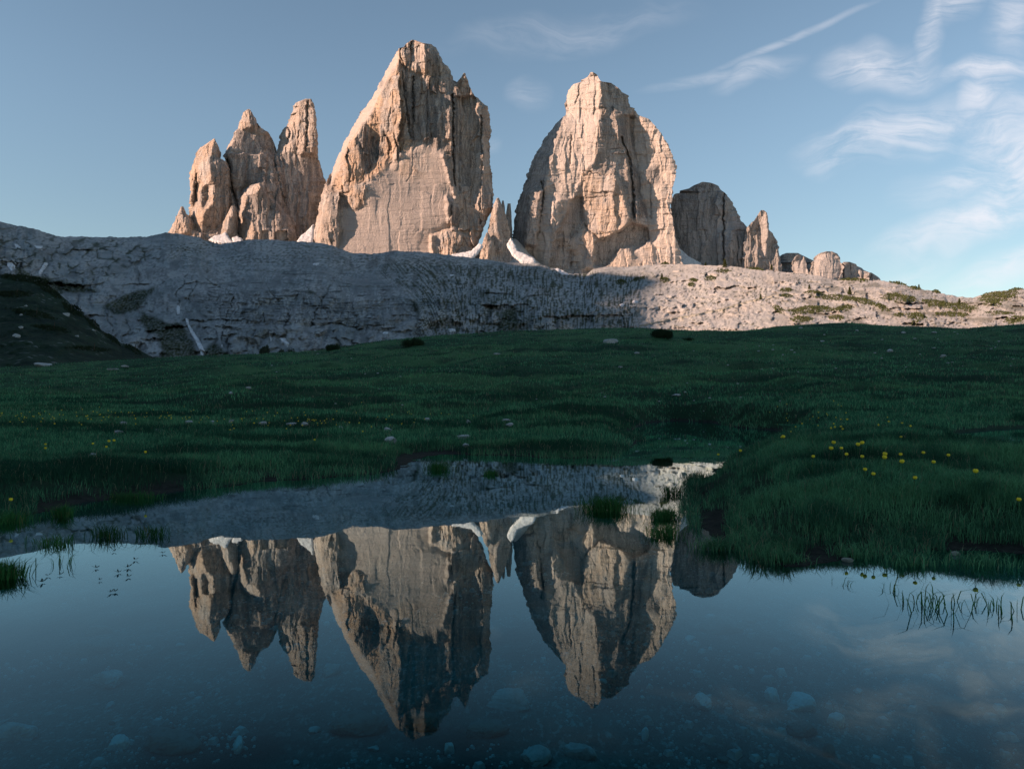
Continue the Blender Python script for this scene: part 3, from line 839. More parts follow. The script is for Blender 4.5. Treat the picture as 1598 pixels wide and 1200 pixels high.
# sunlit slope on the right: scree and rock with runnels, colour lightened for the sun, grass between
run = ridged((PXg + .35 * (PYg - 470)) / 9, PYg / 40, 4, 101)
push += lit * (run * 2.0 + facets(WXm / 18, WYm / 8, 103, 2.6, .25) * 7 + facets(WXm / 6, WYm / 3.2, 105, 2.6, .25) * 3.4 + fbm(PXg / 2.5, PYg / 2.2, 2, 106) * .9)
spk = sstep(.18, .38, fbm((PXg + .3 * (PYg - 470)) / 3.2, PYg / 3.6, 3, 107) + .25 * fbm(PXg / 50, PYg / 30, 2, 108))
veg = np.maximum(veg, spk * lit * .75)
gz = sstep(0.0, .35, fbm(PXg / 40, PYg / 9, 3, 109)) * sstep(1150, 1300, PXg)
veg = np.maximum(veg, gz * .5 * sstep(425, 445, PYg))
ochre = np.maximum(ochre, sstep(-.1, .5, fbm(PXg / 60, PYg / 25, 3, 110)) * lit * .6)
pale = np.maximum(pale, lit * (.6 + .4 * sstep(0, .5, fbm(PXg / 25, PYg / 10, 3, 111))))  # brightness of the sunlit side painted into the colour
PATH = zoomed([(830, 455), (900, 440), (1000, 418), (1100, 400), (1200, 381), (1300, 360), (1400, 333), (1500, 305), (1598, 280), (1700, 262)], *Z7)
dd = seg_dist(PXg, PYg, PATH)
push += np.where(PYg > np.interp(PXg, [a for a, b in PATH], [b for a, b in PATH]), -1, 0) * 5 * np.exp(-((PXg - 1110) / 110) ** 2) * (1 - np.exp(-dd / 3))
# a swell in the sunlit edge near the middle
push += 1.5 * (1 - lit) * facets(WXm / 10, WYm / 7, 113, 1.4) * (1 - .6 * slab) + fbm(PXg / 2.4, PYg / 2.4, 2, 115) * .7
push += 7 * fbm(PXg / 120, PYg / 45, 3, 117)
edge = sstep(0, .12, Tg) * (1 - .85 * sstep(.9, 1, Tg))
dark = np.maximum(dark, (1 - lit) * .5 * sstep(.02, .32, fbm(PXg / 4.5, PYg / 3, 3, 119) + .4 * fbm(PXg / 40, PYg / 22, 2, 121)))  # dark mottling on the shaded side, standing in for relief shade
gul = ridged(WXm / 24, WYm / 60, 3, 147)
dark = np.maximum(dark, (1 - lit) * .55 * sstep(.42, .75, gul) * sstep(-.2, .3, fbm(PXg / 40, PYg / 30, 2, 148)))  # shade of the gully bottoms painted into the colour
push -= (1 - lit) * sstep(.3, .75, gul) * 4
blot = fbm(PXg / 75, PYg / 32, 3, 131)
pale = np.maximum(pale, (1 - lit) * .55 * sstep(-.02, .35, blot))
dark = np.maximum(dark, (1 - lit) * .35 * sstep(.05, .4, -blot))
push += (1 - lit) * (1 - .72 * slab) * (facets(WXm / 36, WYm / 17, 141, 2.4, .22) * 7.5 + facets(WXm / 12, WYm / 6, 143, 2.4, .22) * 3.6 + ridged(WXm / 26, WYm / 55, 3, 145) * 3)
push *= edge
Dm = Dm - push * (Dm / 480) ** .5

# plateau running back from the skyline to behind the peaks
KB = 26
kk = np.linspace(0, 1, KB + 1)[1:]
DB = Dm[-1][None, :] + (2300 - Dm[-1])[None, :] * kk[:, None] ** 1.2
zs = EYE + (CY - ps) / F * Dm[-1]
slope = (CY - ps) / F * .97
ZB = zs[None, :] + slope[None, :] * (DB - Dm[-1][None, :]) - 6 * np.minimum(1, kk * 8)[:, None] + perlin(PXC / 40, 0.3, 5)[None, :] * 3 * kk[:, None]
XB = (PXC[None, :] - CX) / F * DB
Xm = (PXg - CX) / F * Dm
Zm_ = EYE + (CY - PYg) / F * Dm
co = np.concatenate([np.stack([Xm, Dm, Zm_], -1).reshape(-1, 3), np.stack([XB, DB, ZB], -1).reshape(-1, 3)])
zb = np.zeros(XB.shape)
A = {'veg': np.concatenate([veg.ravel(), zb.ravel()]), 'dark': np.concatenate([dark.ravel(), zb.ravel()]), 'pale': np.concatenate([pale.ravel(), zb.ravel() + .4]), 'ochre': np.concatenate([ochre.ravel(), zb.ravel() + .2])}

m, q, out = new_mat('mountain_ground')
pos = q.n('ShaderNodeNewGeometry').outputs['Position']
n1, n2, n3 = q.noise(pos, .035, 6, .6), q.noise(pos, .35, 6, .68), q.noise(pos, 1.4, 4, .6)
col = q.mix(q.ramp(n1, .35, .68), (.305, .335, .34), (.45, .455, .455))
col = q.mix(q.math('MULTIPLY', q.attr('pale'), .8), col, (.50, .475, .455))  # lightens and warms the sunlit side over the cooler shaded base
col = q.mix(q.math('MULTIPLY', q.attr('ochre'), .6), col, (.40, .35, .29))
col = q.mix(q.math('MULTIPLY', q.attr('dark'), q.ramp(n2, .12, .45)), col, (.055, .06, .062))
col = q.mix(q.math('MULTIPLY', q.ramp(n2, .52, .7), .4), col, (.17, .17, .165))
col = q.mix(q.math('MULTIPLY', q.ramp(n3, .52, .72), .35), col, (.46, .45, .44))
vc = q.mix(q.ramp(n1, .3, .7), (.022, .036, .020), (.058, .066, .030))
col = q.mix(q.math('MULTIPLY', q.attr('veg'), q.ramp(n2, .10, .42)), col, vc)
h = q.math('ADD', q.math('MULTIPLY', n2, 1.3), q.math('MULTIPLY', n3, .5))
principled(q, out, col, .95, q.bump(h, .8, 1.6), .1)
M['mountain'] = m
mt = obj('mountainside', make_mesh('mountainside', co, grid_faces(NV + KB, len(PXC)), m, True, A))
tag(mt, "grey rocky mountainside below the peaks, shaded on the left and sunlit on the right", "mountainside", kind='structure')


def on_mountain(px, py):
    """point of the mountainside that the photograph shows at (px, py)"""
    px = np.asarray(px, float)
    py = np.asarray(py, float)
    fxp = (px - PXC[0]) / 1.6
    pss = np.interp(px, PXC, ps)
    t = np.clip((py - PB) / (pss - PB), 0, 1) ** (1 / .92)
    d = samp(Dm, fxp, t * (NV - 1))
    return np.stack([(px - CX) / F * d, d, EYE + (CY - py) / F * d], -1)


# trail across the sunlit scree
pp = np.array(PATH)
tn = np.linspace(0, 1, 140)
ix = np.interp(tn, np.linspace(0, 1, len(pp)), np.arange(len(pp)))
pxp = np.interp(ix, np.arange(len(pp)), pp[:, 0])
pyp = np.interp(ix, np.arange(len(pp)), pp[:, 1]) + perlin(tn * 22, .5, 3) * .6
a, b = on_mountain(pxp, pyp - .55), on_mountain(pxp, pyp + .55)
rows4 = np.stack([a + [0, 1.2, .0], a + [0, -.3, .9], b + [0, -.9, .5], b + [0, -.2, -1.2]], 1).reshape(-1, 3)
m, q, out = new_mat('trail_ground')
pos = q.n('ShaderNodeNewGeometry').outputs['Position']
principled(q, out, q.mix(q.ramp(q.noise(pos, .5, 4), .35, .65), (.33, .31, .28), (.2, .2, .16)), .95)
tag(obj('path', make_mesh('path', rows4, grid_faces(140, 4), m)), "narrow trail climbing across the sunlit scree to the right", "path", kind='structure')

# scree and old snow in the gap between the two big towers
xs = np.arange(640, 860, 1.5)
top = np.interp(xs, [640, 690, 712, 735, 752, 775, 790, 803, 812, 826, 840, 860], [430, 402, 398, 392, 384, 386, 378, 372, 380, 396, 408, 425]) + perlin(xs / 6, .2, 9) * 1.6 + perlin(xs / 2.4, .2, 10) * .8
vv = np.linspace(0, 1, 60)
PXs = np.broadcast_to(xs, (60, len(xs)))
PYs = 440 + (top[None, :] - 440) * vv[:, None]
Ds = 1385 + 95 * vv[:, None] + 4 * fbm(PXs / 9, PYs / 9, 3, 5) + 3 * ridged(PXs / 5, PYs / 30, 2, 6)
Ds2 = Ds[-1:] + 60
PYe = PYs[-1:] + 8
co = np.concatenate([np.stack([(PXs - CX) / F * Ds, Ds, EYE + (CY - PYs) / F * Ds], -1).reshape(-1, 3), np.stack([(PXs[:1] - CX) / F * Ds2, Ds2, EYE + (CY - PYe) / F * Ds2], -1).reshape(-1, 3)])
zr = np.zeros(len(co))
o = obj('scree_slope', make_mesh('scree_slope', co, grid_faces(61, len(xs)), M['mountain'], True, {'pale': zr + .9, 'veg': zr, 'dark': zr, 'ochre': zr + .3}))
tag(o, "pale sunlit scree fan in the gap between the two big towers", "scree slope", kind='structure')

# ------------------------------------------------------------------ the mountain outside the frame on the left whose shadow lies over the valley
hl = np.array([LDIR.x, LDIR.y]) / math.hypot(LDIR.x, LDIR.y)
ul = np.array([hl[1], -hl[0]])
TAN = math.tan(R_(SUN_EL))
TD = 950.0
EDGE = [(985, 512), (1000, 492), (1014, 470), (1030, 452), (1036, 440), (1015, 431), (975, 428), (940, 425), (915, 430), (880, 431), (855, 420), (830, 413), (780, 413), (740, 405), (700, 399), (660, 394), (617, 393), (580, 398), (545, 397), (500, 380), (465, 379), (430, 377), (396, 376), (360, 381), (325, 374), (290, 364), (262, 364)]
pe = on_mountain([a for a, b in EDGE], [b for a, b in EDGE])
ue = pe[:, :2] @ ul
He = pe[:, 2] + (TD - pe[:, :2] @ hl) * TAN
UU = np.arange(-900, 2600, 12.0)
order = np.argsort(ue)
hsm = np.convolve(np.pad(np.maximum.accumulate(He[order]), 1, mode='edge'), np.ones(3) / 3, 'valid')
HH = np.interp(UU, np.concatenate([[-900, -300, 160, 215], ue[order], [1180, 1240, 1330, 1800, 2600]]), np.concatenate([[300, 400, 388, 396], hsm, [650, 610, 560, 480, 300]]))
print('EDGE', [(int(a), int(b)) for a, b in zip(ue, He)])
HH += perlin(UU / 45, .5, 61) * 7 + perlin(UU / 18, .5, 62) * 3
prof = np.array([-420, -260, -130, -45, 0, 40, 110, 230, 380], float)
dropm = np.array([1.0, .72, .40, .12, 0, .14, .45, .75, 1.02])
UG, PG = np.meshgrid(UU, prof, indexing='ij')
ZG = HH[:, None] * (1 - dropm[None, :]) - 6 + np.where(prof[None, :] == 0, 6, 1) * 1.0 + np.where(prof[None, :] == 0, 0, 14 * fbm(UG / 60, PG / 60, 3, 63))
TG = TD - PG
co = np.stack([TG * hl[0] + UG * ul[0], TG * hl[1] + UG * ul[1], ZG], -1).reshape(-1, 3)
nz = np.zeros(len(co))
o = obj('neighbouring_mountain', make_mesh('neighbouring_mountain', co, grid_faces(len(UU), len(prof)), M['mountain'], True, {'pale': nz, 'veg': nz, 'dark': nz, 'ochre': nz}))
tag(o, "grey mountain outside the frame on the left that keeps the valley in shade", "mountain", kind='structure')


# ------------------------------------------------------------------ the meadow, the pond and its bed: one sheet of ground
YN = [3, 5, 8, 12, 18, 26, 40, 60, 80]
TAB = {-700: [745, 730, 728, 690, 660, 634, 612, 594, 580],
       0: [745, 735, 722, 690, 660, 632, 610, 590, 574],
       120: [742, 735, 716, 680, 650, 624, 602, 582, 566],
       300: [745, 738, 702, 664, 636, 613, 590, 570, 556],
       400: [760, 742, 706, 664, 635, 611, 586, 565, 553],
       500: [770, 745, 710, 665, 634, 609, 583, 560, 546.5],
       600: [780, 748, 712, 668, 634, 608, 578, 548, 531],
       700: [785, 755, 712, 666, 632, 604, 573, 542, 523],
       800: [790, 758, 712, 665, 630, 600, 568, 536, 516],
       900: [800, 760, 712, 665, 630, 600, 566, 534, 512.5],
       1000: [820, 745, 710, 665, 628, 598, 564, 533, 511],
       1085: [820, 735, 700, 662, 627, 597, 563, 532, 516],
       1160: [868, 726, 684, 652, 622, 594, 562, 530, 517.5],
       1230: [868, 722, 678, 648, 620, 592, 561, 530, 508.5],
       1320: [862, 716, 672, 646, 618, 590, 560, 530, 503.5],
       1400: [860, 713, 670, 645, 618, 590, 560, 530, 509],
       1510: [860, 714, 671, 645, 618, 590, 560, 529, 512.5],
       1560: [860, 715, 672, 645, 618, 590, 560, 528, 507.5],
       1600: [860, 716, 672, 645, 618, 590, 560, 528, 505.5],
       2400: [860, 716, 672, 645, 618, 590, 560, 526, 500]}
PT = sorted(TAB)
ZT = np.array([[EYE + (CY - v) / F * y for v, y in zip(TAB[p], YN)] for p in PT])       # height table: azimuth x distance


def plane_pt(px, py):
    d = EYE * F / (py - CY)
    return ((px - CX) / F * d, d)


SHORE = [(-120, 832), (0, 812), (60, 800), (130, 784), (190, 778), (250, 771), (330, 762), (400, 753), (470, 749), (530, 744), (590, 739), (625, 733), (640, 718), (690, 709), (800, 712), (880, 716), (955, 716), (968, 706), (1000, 690), (985, 672),
         (1010, 660), (1060, 656), (1110, 659), (1150, 667), (1215, 672), (1245, 684), (1235, 697), (1190, 702), (1140, 716), (1122, 728), (1116, 738), (1085, 752), (1072, 768), (1080, 790), (1088, 812), (1110, 842),
         (1160, 862), (1178, 874), (1230, 884), (1290, 876), (1335, 866), (1400, 862), (1470, 858), (1540, 860), (1600, 866), (1720, 872)]
POND = [plane_pt(*p) for p in SHORE] + [(4.5, 2.6), (6, .5), (5, -5), (-5, -5), (-6, 1.5)]
POOL_Z = .24                                            # a second small pool lies a little higher on the right


def pool_pt(px, py):
    d = (EYE - POOL_Z) * F / (py - CY)
    return ((px - CX) / F * d, d)


POOL = [pool_pt(*p) for p in [(1478, 684), (1500, 675), (1545, 670), (1600, 667), (1700, 665), (1760, 676), (1700, 694), (1600, 701), (1550, 698), (1530, 689)]]


def signed_shore(x, y):
    """distance to the water's edge, negative in the water"""
    w = .06 * fbm(x * 2.2, y * 2.2, 3, 201) + .03 * perlin(x * 8, y * 8, 202)
    a = seg_dist(x, y, POND, True)
    a = np.where(inside(x, y, POND), -a, a)
    return a + w * np.clip(y / 4, .6, 2)


def signed_pool(x, y):
    b = seg_dist(x, y, POOL, True)
    return np.where(inside(x, y, POOL), -b, b) + .10 * fbm(x * 1.6, y * 1.6, 3, 204)


def land_height(x, y):
    px = CX + x / np.maximum(y, .3) * F
    yy = np.clip(y, YN[0], YN[-1])
    fi = np.interp(np.clip(px, PT[0], PT[-1]), PT, np.arange(len(PT)))
    lg = np.log(np.array(YN))
    fj = np.interp(np.log(yy), lg, np.arange(len(YN)))
    # smooth across distance: cubic-like blend through a fine linear table
    z = samp(ZF, fj * 8, fi)
    z = np.where(y > YN[-1], z - .012 * (y - YN[-1]) ** 2 * np.exp(-(y - YN[-1]) / 80), z)
    z = np.where(y > 110, np.maximum(z, -8), z)
    return z


def _fine(rowv):
    n = len(YN)
    t = np.linspace(0, n - 1, (n - 1) * 8 + 1)
    v = np.interp(t, np.arange(n), rowv)
    k = np.array([1, 2, 3, 4, 3, 2, 1], float)
    k /= k.sum()
    s = np.convolve(np.pad(v, 3, mode='edge'), k, 'valid')
    s[-12:] = v[-12:]
    return s


ZF = np.array([_fine(r) for r in ZT])


def ground_height(x, y):
    x, y = np.asarray(x, float), np.asarray(y, float)
    sd = signed_shore(x, y)
    z = land_height(x, y)
    px = CX + x / np.maximum(y, .3) * F
    hs = sstep(6, 20, y) * (1 - .7 * sstep(60, 80, y))
    z = z + hs * (.30 * fbm(x / 2.2, y / 2.6, 4, 211) + .42 * sstep(10, 34, y) * fbm(x / 6, y / 5, 3, 215) + .5 * sstep(25, 60, y) * fbm(x / 14, y / 9, 3, 217))
    z = z + .075 * fbm(x / .6, y / .6, 3, 219) * sstep(0, .5, sd) * (1 - sstep(8, 25, y))
    z = np.maximum(z, .05 + .02 * sstep(0, 1, sd))
    wbank = np.interp(px, [-500, 0, 600, 1050, 1100, 1300, 1700], [.7, .7, .9, .5, .4, .55, .55])
    up = z * (sstep(0, 1, np.clip(sd / wbank, 0, 1)) * .9 + .1 * np.clip(sd / wbank / 3, 0, 1))
    pd = signed_pool(x, y)
    up = np.where(pd < .9, np.maximum(np.minimum(up, POOL_Z + .02 + .10 * np.clip(pd, 0, 1)), POOL_Z + .015), up)
    up = np.where(pd < 0, POOL_Z - np.minimum(.07, -pd * .4) , up)
    return np.where(sd > 0, np.maximum(up, .004 + sd * .02), -np.minimum(.10 + .1 * sstep(.2, 1.6, -sd) + .025 * fbm(x * 1.1, y * 1.1, 3, 203), -sd * .35))


PXN = np.concatenate([np.arange(-1500, -200, 16), np.arange(-200, 1800, 3.2), np.arange(1800, 3200, 16)]).astype(float)
YR = [.45]
while YR[-1] < 150:
    YR.append(YR[-1] * (1.011 if YR[-1] < 100 else 1.04))
YR = np.array(YR)
GX = (PXN[None, :] - CX) / F * YR[:, None]
GY = np.broadcast_to(YR[:, None], GX.shape)
GZ = ground_height(GX, GY)
GSD = np.minimum(signed_shore(GX, GY), signed_pool(GX, GY))

m, q, out = new_mat('meadow_ground')
pos = q.n('ShaderNodeNewGeometry').outputs['Position']
n1, n2, n3, n4 = q.noise(q.mapping(pos, (.5, 1, 1)), .22, 5, .6), q.noise(pos, 1.6, 5, .65), q.noise(pos, 14, 5, .7), q.noise(q.mapping(pos, (1, .5, 1)), 60, 4, .6)
n5 = q.noise(q.mapping(pos, (.45, 1, 1)), .55, 5, .62, .4)
gcol = q.mix(q.ramp(n1, .38, .62), (.024, .068, .034), (.06, .135, .056))
gcol = q.mix(q.math('MULTIPLY', q.ramp(n5, .52, .66), .75), gcol, (.012, .030, .018))  # dark patches painted in for shade between the hummocks
gcol = q.mix(q.math('MULTIPLY', q.ramp(n2, .52, .72), .55), gcol, (.07, .085, .042))
gcol = q.mix(q.math('MULTIPLY', q.ramp(n3, .5, .75), .6), gcol, (.008, .022, .012))
sp0 = q.n('ShaderNodeSeparateXYZ')
q.put(sp0.inputs[0], pos)
gcol = q.mix(q.math('SUBTRACT', .72, q.math('MULTIPLY', q.ramp(sp0.outputs[1], 9, 40), .72)), gcol, (.010, .022, .012))   # bare soil and thatch between the blades near the pond
mud = q.mix(q.ramp(n3, .35, .7), (.016, .018, .014), (.036, .037, .029))
sp = q.n('ShaderNodeSeparateXYZ')
q.put(sp.inputs[0], pos)
wet = q.ramp(q.math('ADD', sp.outputs[2], q.math('MULTIPLY', n2, .05)), .095, .045)
col = q.mix(wet, gcol, mud)
bedc = q.mix(q.ramp(n2, .35, .65), (.08, .10, .085), (.25, .26, .21))
bedc = q.mix(q.math('MULTIPLY', q.ramp(n4, .52, .66), q.ramp(n2, .40, .62)), bedc, (.48, .47, .40))
bedc = q.mix(q.math('MULTIPLY', q.ramp(n1, .5, .6), .5), bedc, (.05, .07, .045))
col = q.mix(q.ramp(sp.outputs[2], -.015, -.06), col, bedc)
h = q.math('ADD', q.math('MULTIPLY', n3, .6), q.math('MULTIPLY', n4, .25))
principled(q, out, col, .95, q.bump(h, .9, .06), .1)
M['ground'] = m
gd = obj('ground', make_mesh('ground', np.stack([GX, GY, GZ], -1).reshape(-1, 3), grid_faces(len(YR), len(PXN)), m, True))
tag(gd, "green alpine meadow rising behind the pond, with the muddy pond bed", "meadow", kind='structure')

# far ground under everything, out to the horizon
bm_r = 9000.0
ang = np.linspace(0, 2 * np.pi, 64, endpoint=False)
co = np.concatenate([[[0, 0, -9.5]], np.stack([np.cos(ang) * bm_r, np.sin(ang) * bm_r, np.full(64, -9.5)], -1)])
tag(obj('valley_floor', make_mesh('valley_floor', co, np.array([[0, i + 1, (i + 1) % 64 + 1] for i in range(64)]), m, False)), "green valley floor reaching beyond the meadow", "ground", kind='structure')


def on_ground(px, py, lift=0.0):
    """where the line of sight through (px, py) meets the ground raised by lift"""
    yy = np.exp(np.linspace(math.log(1.0), math.log(95), 900))
    z = ground_height((px - CX) / F * yy, yy) + lift
    row = CY - (z - EYE) / yy * F
    k = np.argmax(row <= py)
    y = yy[k] if row[k] <= py else 80.0
    return Vector(((px - CX) / F * y, y, float(ground_height(np.array([(px - CX) / F * y]), np.array([y]))[0])))


# ------------------------------------------------------------------ water: clear, mirror-like, barely moving
m, q, out = new_mat('pond_water')
pos = q.n('ShaderNodeNewGeometry').outputs['Position']
nb_ = q.noise(q.mapping(pos, (1, .45, 1)), 3.0, 3, .5)
nf_ = q.noise(q.mapping(pos, (1, .35, 1)), 14, 2, .5)
nor = q.bump(q.math('ADD', nb_, q.math('MULTIPLY', nf_, .10)), .05, .012)
gl_ = q.n('ShaderNodeBsdfGlossy')
gl_.inputs['Roughness'].default_value = .012
gl_.inputs['Color'].default_value = (.72, .95, 1.0, 1)
q.put(gl_.inputs['Normal'], nor)
tr = q.n('ShaderNodeBsdfTransparent')
tr.inputs['Color'].default_value = (.30, .86, .98, 1)
fr_ = q.n('ShaderNodeFresnel')
fr_.inputs['IOR'].default_value = 1.5
q.put(fr_.inputs['Normal'], nor)
mx = q.n('ShaderNodeMixShader')
q.put(mx.inputs[0], q.math('MULTIPLY', q.math('SUBTRACT', fr_.outputs[0], .11), 2.0, clamp=True))
q.put(mx.inputs[1], tr.outputs[0])
q.put(mx.inputs[2], gl_.outputs[0])
q.put(out.inputs[0], mx.outputs[0])
M['water'] = m
wx_ = np.linspace(-11, 14, 30)
wy_ = np.linspace(-5, 19, 30)
WX_, WY_ = np.meshgrid(wx_, wy_)
tag(obj('water', make_mesh('water', np.stack([WX_, WY_, 0 * WX_], -1).reshape(-1, 3), grid_faces(30, 30), m, True)), "still clear pond water mirroring the peaks", "water", kind='structure')

WX2, WY2 = np.meshgrid(np.linspace(3.5, 7.9, 12), np.linspace(5.3, 10.3, 12))
tag(obj('water', make_mesh('pool_water', np.stack([WX2, WY2, 0 * WX2 + POOL_Z], -1).reshape(-1, 3), grid_faces(12, 12), m, True)), "small marshy pool on the right beyond the bank", "water", kind='structure')

# ------------------------------------------------------------------ dark green hillside on the left
xs = np.arange(-520, 330, 2.4)
HS = [(-520, 380), (-200, 405), (0, 429), (30, 432), (50, 437), (85, 455), (97, 462), (110, 475), (150, 508), (165, 520), (190, 535), (215, 545), (235, 556), (260, 572), (330, 600)]
top = np.interp(xs, [a for a, b in HS], [b for a, b in HS]) + perlin(xs / 8, .3, 21) * 1.4 + perlin(xs / 3, .3, 22) * .8
vv = np.linspace(0, 1, 110)
Ph = np.broadcast_to(xs, (110, len(xs)))
Yh = 612 + (top[None, :] - 612) * vv[:, None]
Dh = 100 + 75 * vv[:, None] ** 1.25 + 3.0 * fbm(Ph / 40, Yh / 16, 4, 23) * np.sin(np.pi * vv)[:, None] + 1.5 * facets(Ph / 14, Yh / 7, 24) + .5 * fbm(Ph / 5, Yh / 4, 3, 27)
back = np.stack([Ph[-1] / 1, Yh[-1] + 6, Dh[-1] + 30], -1)
co = np.stack([(Ph - CX) / F * Dh, Dh, EYE + (CY - Yh) / F * Dh], -1).reshape(-1, 3)
db = Dh[-1] + 60
co = np.concatenate([co, np.stack([(xs - CX) / F * db, db, EYE + (CY - Yh[-1] - 10) / F * db], -1)])
m, q, out = new_mat('hillside')
pos = q.n('ShaderNodeNewGeometry').outputs['Position']
n1, n2, n3 = q.noise(q.mapping(pos, (1, 1, 2.2)), .10, 5, .62), q.noise(pos, .5, 5, .65), q.noise(pos, 2.5, 4, .6)
col = q.mix(q.ramp(n1, .38, .62), (.011, .024, .016), (.026, .048, .029))
col = q.mix(q.math('MULTIPLY', q.ramp(n2, .50, .68), .5), col, (.05, .058, .038))
vs = q.vor(pos, .55)
col = q.mix(q.math('MULTIPLY', q.math('MULTIPLY', q.ramp(vs, .30, .16), q.ramp(n1, .48, .60)), .8), col, (.17, .18, .175))
col = q.mix(q.math('MULTIPLY', q.ramp(n3, .55, .75), .6), col, (.008, .014, .007))
principled(q, out, col, .95, q.bump(q.math('ADD', n2, q.math('MULTIPLY', n3, .5)), .9, .9), .1)
tag(obj('hill', make_mesh('hill', co, grid_faces(111, len(xs)), m, True)), "dark green hillside rising at the left edge", "hill", kind='structure')


def on_hill(px, py):
    t = np.interp(px, xs, top)
    v = (py - 612) / (t - 612)
    d = float(samp(Dh, np.array([(px - xs[0]) / 2.4]), np.array([v * 109]))[0])
    return Vector(((px - CX) / F * d, d, EYE + (CY - py) / F * d))


# ------------------------------------------------------------------ grass
def grass_mat(name, c1, c2, dry):
    m, q, out = new_mat(name)
    pos = q.n('ShaderNodeNewGeometry').outputs['Position']
    a = q.attr('tint')
    n1 = q.noise(q.mapping(pos, (.5, 1, 1)), .22, 5, .6)
    n5 = q.noise(q.mapping(pos, (.45, 1, 1)), .55, 5, .62, .4)
    n6 = q.noise(pos, 2.2, 4, .6)
    col = q.mix(a, c1, c2)
    col = q.mix(q.math('MULTIPLY', q.ramp(n1, .42, .64), .6), col, (c2[0] * .9, c2[1] * .72, c2[2] * .62))
    col = q.mix(q.math('MULTIPLY', q.ramp(n5, .48, .58), .85), col, (c1[0] * .6, c1[1] * .5, c1[2] * .55))  # shade of hummock grooves put into the blade colour
    col = q.mix(q.math('MULTIPLY', q.ramp(n6, .48, .62), .65), col, (c1[0] * .75, c1[1] * .7, c1[2] * .75))  # finer groove shade, likewise painted into the blades
    col = q.mix(q.attr('dry'), col, dry)
    d = q.n('ShaderNodeBsdfDiffuse')
    q.put(d.inputs[0], col)
    t = q.n('ShaderNodeBsdfTranslucent')
    q.put(t.inputs[0], col)
    x = q.n('ShaderNodeMixShader')
    x.inputs[0].default_value = .3
    q.put(x.inputs[1], d.outputs[0])
    q.put(x.inputs[2], t.outputs[0])
    q.put(out.inputs[0], x.outputs[0])
    return m


M['grass'] = grass_mat('grass', (.024, .094, .055), (.165, .45, .215), (.30, .27, .17))
M['sedge'] = grass_mat('sedge', (.035, .13, .04), (.07, .21, .06), (.17, .16, .07))


def blades(x, y, z, h, w, lean, seed, dryp=.03):
    """curved two-segment blades as arrays"""
    r = np.random.default_rng(seed)
    n = len(x)
    a = r.uniform(0, 2 * np.pi, n)
    fa = r.uniform(0, 2 * np.pi, n)
    la = lean * r.uniform(.2, 1.0, n)
    dx, dy = np.cos(a) * la * h, np.sin(a) * la * h
    wx, wy = np.cos(fa) * w * .5, np.sin(fa) * w * .5
    z0 = z - .015
    P = np.empty((n, 5, 3))
    P[:, 0] = np.stack([x - wx, y - wy, z0], -1)
    P[:, 1] = np.stack([x + wx, y + wy, z0], -1)
    mx_, my_, mz = x + dx * .35, y + dy * .35, z + h * .6
    P[:, 2] = np.stack([mx_ + wx * .8, my_ + wy * .8, mz], -1)
    P[:, 3] = np.stack([mx_ - wx * .8, my_ - wy * .8, mz], -1)
    P[:, 4] = np.stack([x + dx, y + dy, z + h * (1 - .35 * la)], -1)
    b = (np.arange(n) * 5)[:, None]
    qd = b + np.array([[0, 1, 2, 3]])
    tr_ = b + np.array([[3, 2, 4]])
    tint = np.repeat(r.uniform(0, 1, n) ** 1.6, 5)
    dry = np.repeat((r.uniform(0, 1, n) < dryp) * r.uniform(.4, 1, n), 5)
    return P.reshape(-1, 3), qd, tr_, tint, dry


def grass_object(name, parts, mat):
    co, qs, ts, ti, dr, off = [], [], [], [], [], 0
    for P, q4, t3, a, d in parts:
        co.append(P)
        qs.append(q4 + off)
        ts.append(t3 + off)
        ti.append(a)
        dr.append(d)
        off += len(P)
    me = make_mesh(name, np.concatenate(co), [np.concatenate(qs), np.concatenate(ts)], mat, False, {'tint': np.concatenate(ti), 'dry': np.concatenate(dr)})
    return obj(name, me)


NB = 900000
side = np.arange(NB) >= 620000                       # the last part stands beyond the frame's edges
pxr = np.where(side, np.where(rng.uniform(0, 1, NB) < .45, rng.uniform(-900, -120, NB), rng.uniform(1720, 2700, NB)), rng.uniform(-120, 1720, NB))
u_ = rng.uniform(0, 1, NB)
ya, yb, pw = 2.9, 88.0, -.55
yr = (ya ** pw + u_ * (yb ** pw - ya ** pw)) ** (1 / pw)
xr_ = (pxr - CX) / F * yr
iy = np.interp(np.log(yr), np.log(YR), np.arange(len(YR)))
ixx = np.interp(pxr, PXN, np.arange(len(PXN)))
zr_ = samp(GZ, ixx, iy)
sdr = samp(GSD, ixx, iy)
dens = fbm(xr_ / .32, yr / .32, 3, 301)
keep = (sdr > .02 + .10 * (dens < -.1)) & (zr_ > .012) & (dens > -.5) & ~((sdr < .45) & (yr < 6.5) & (rng.uniform(0, 1, NB) > .35 + .8 * np.clip(dens, -.3, 1)))
pxr, yr, xr_, zr_, sdr, dens = [a[keep] for a in (pxr, yr, xr_, zr_, sdr, dens)]
hb = (.055 + .035 * rng.uniform(0, 1, len(yr)) + .05 * np.clip(fbm(xr_ / .9, yr / .9, 3, 305) + .2, 0, 1)) * (1 + .018 * np.clip(yr - 8, 0, 40))
hb *= np.interp(yr, [3, 10, 30, 85], [1.0, 1.0, .9, .75]) * (.55 + .45 * sstep(0, .5, sdr)) * (.75 + .7 * np.clip(dens + .35, 0, 1))
wb = np.maximum(.0028, yr * .00062)
tag(grass_object('grass', [blades(xr_, yr, zr_, hb, wb, .8, 5, .05)], M['grass']), "short green turf covering the meadow and the banks of the pond", "grass", kind='stuff')

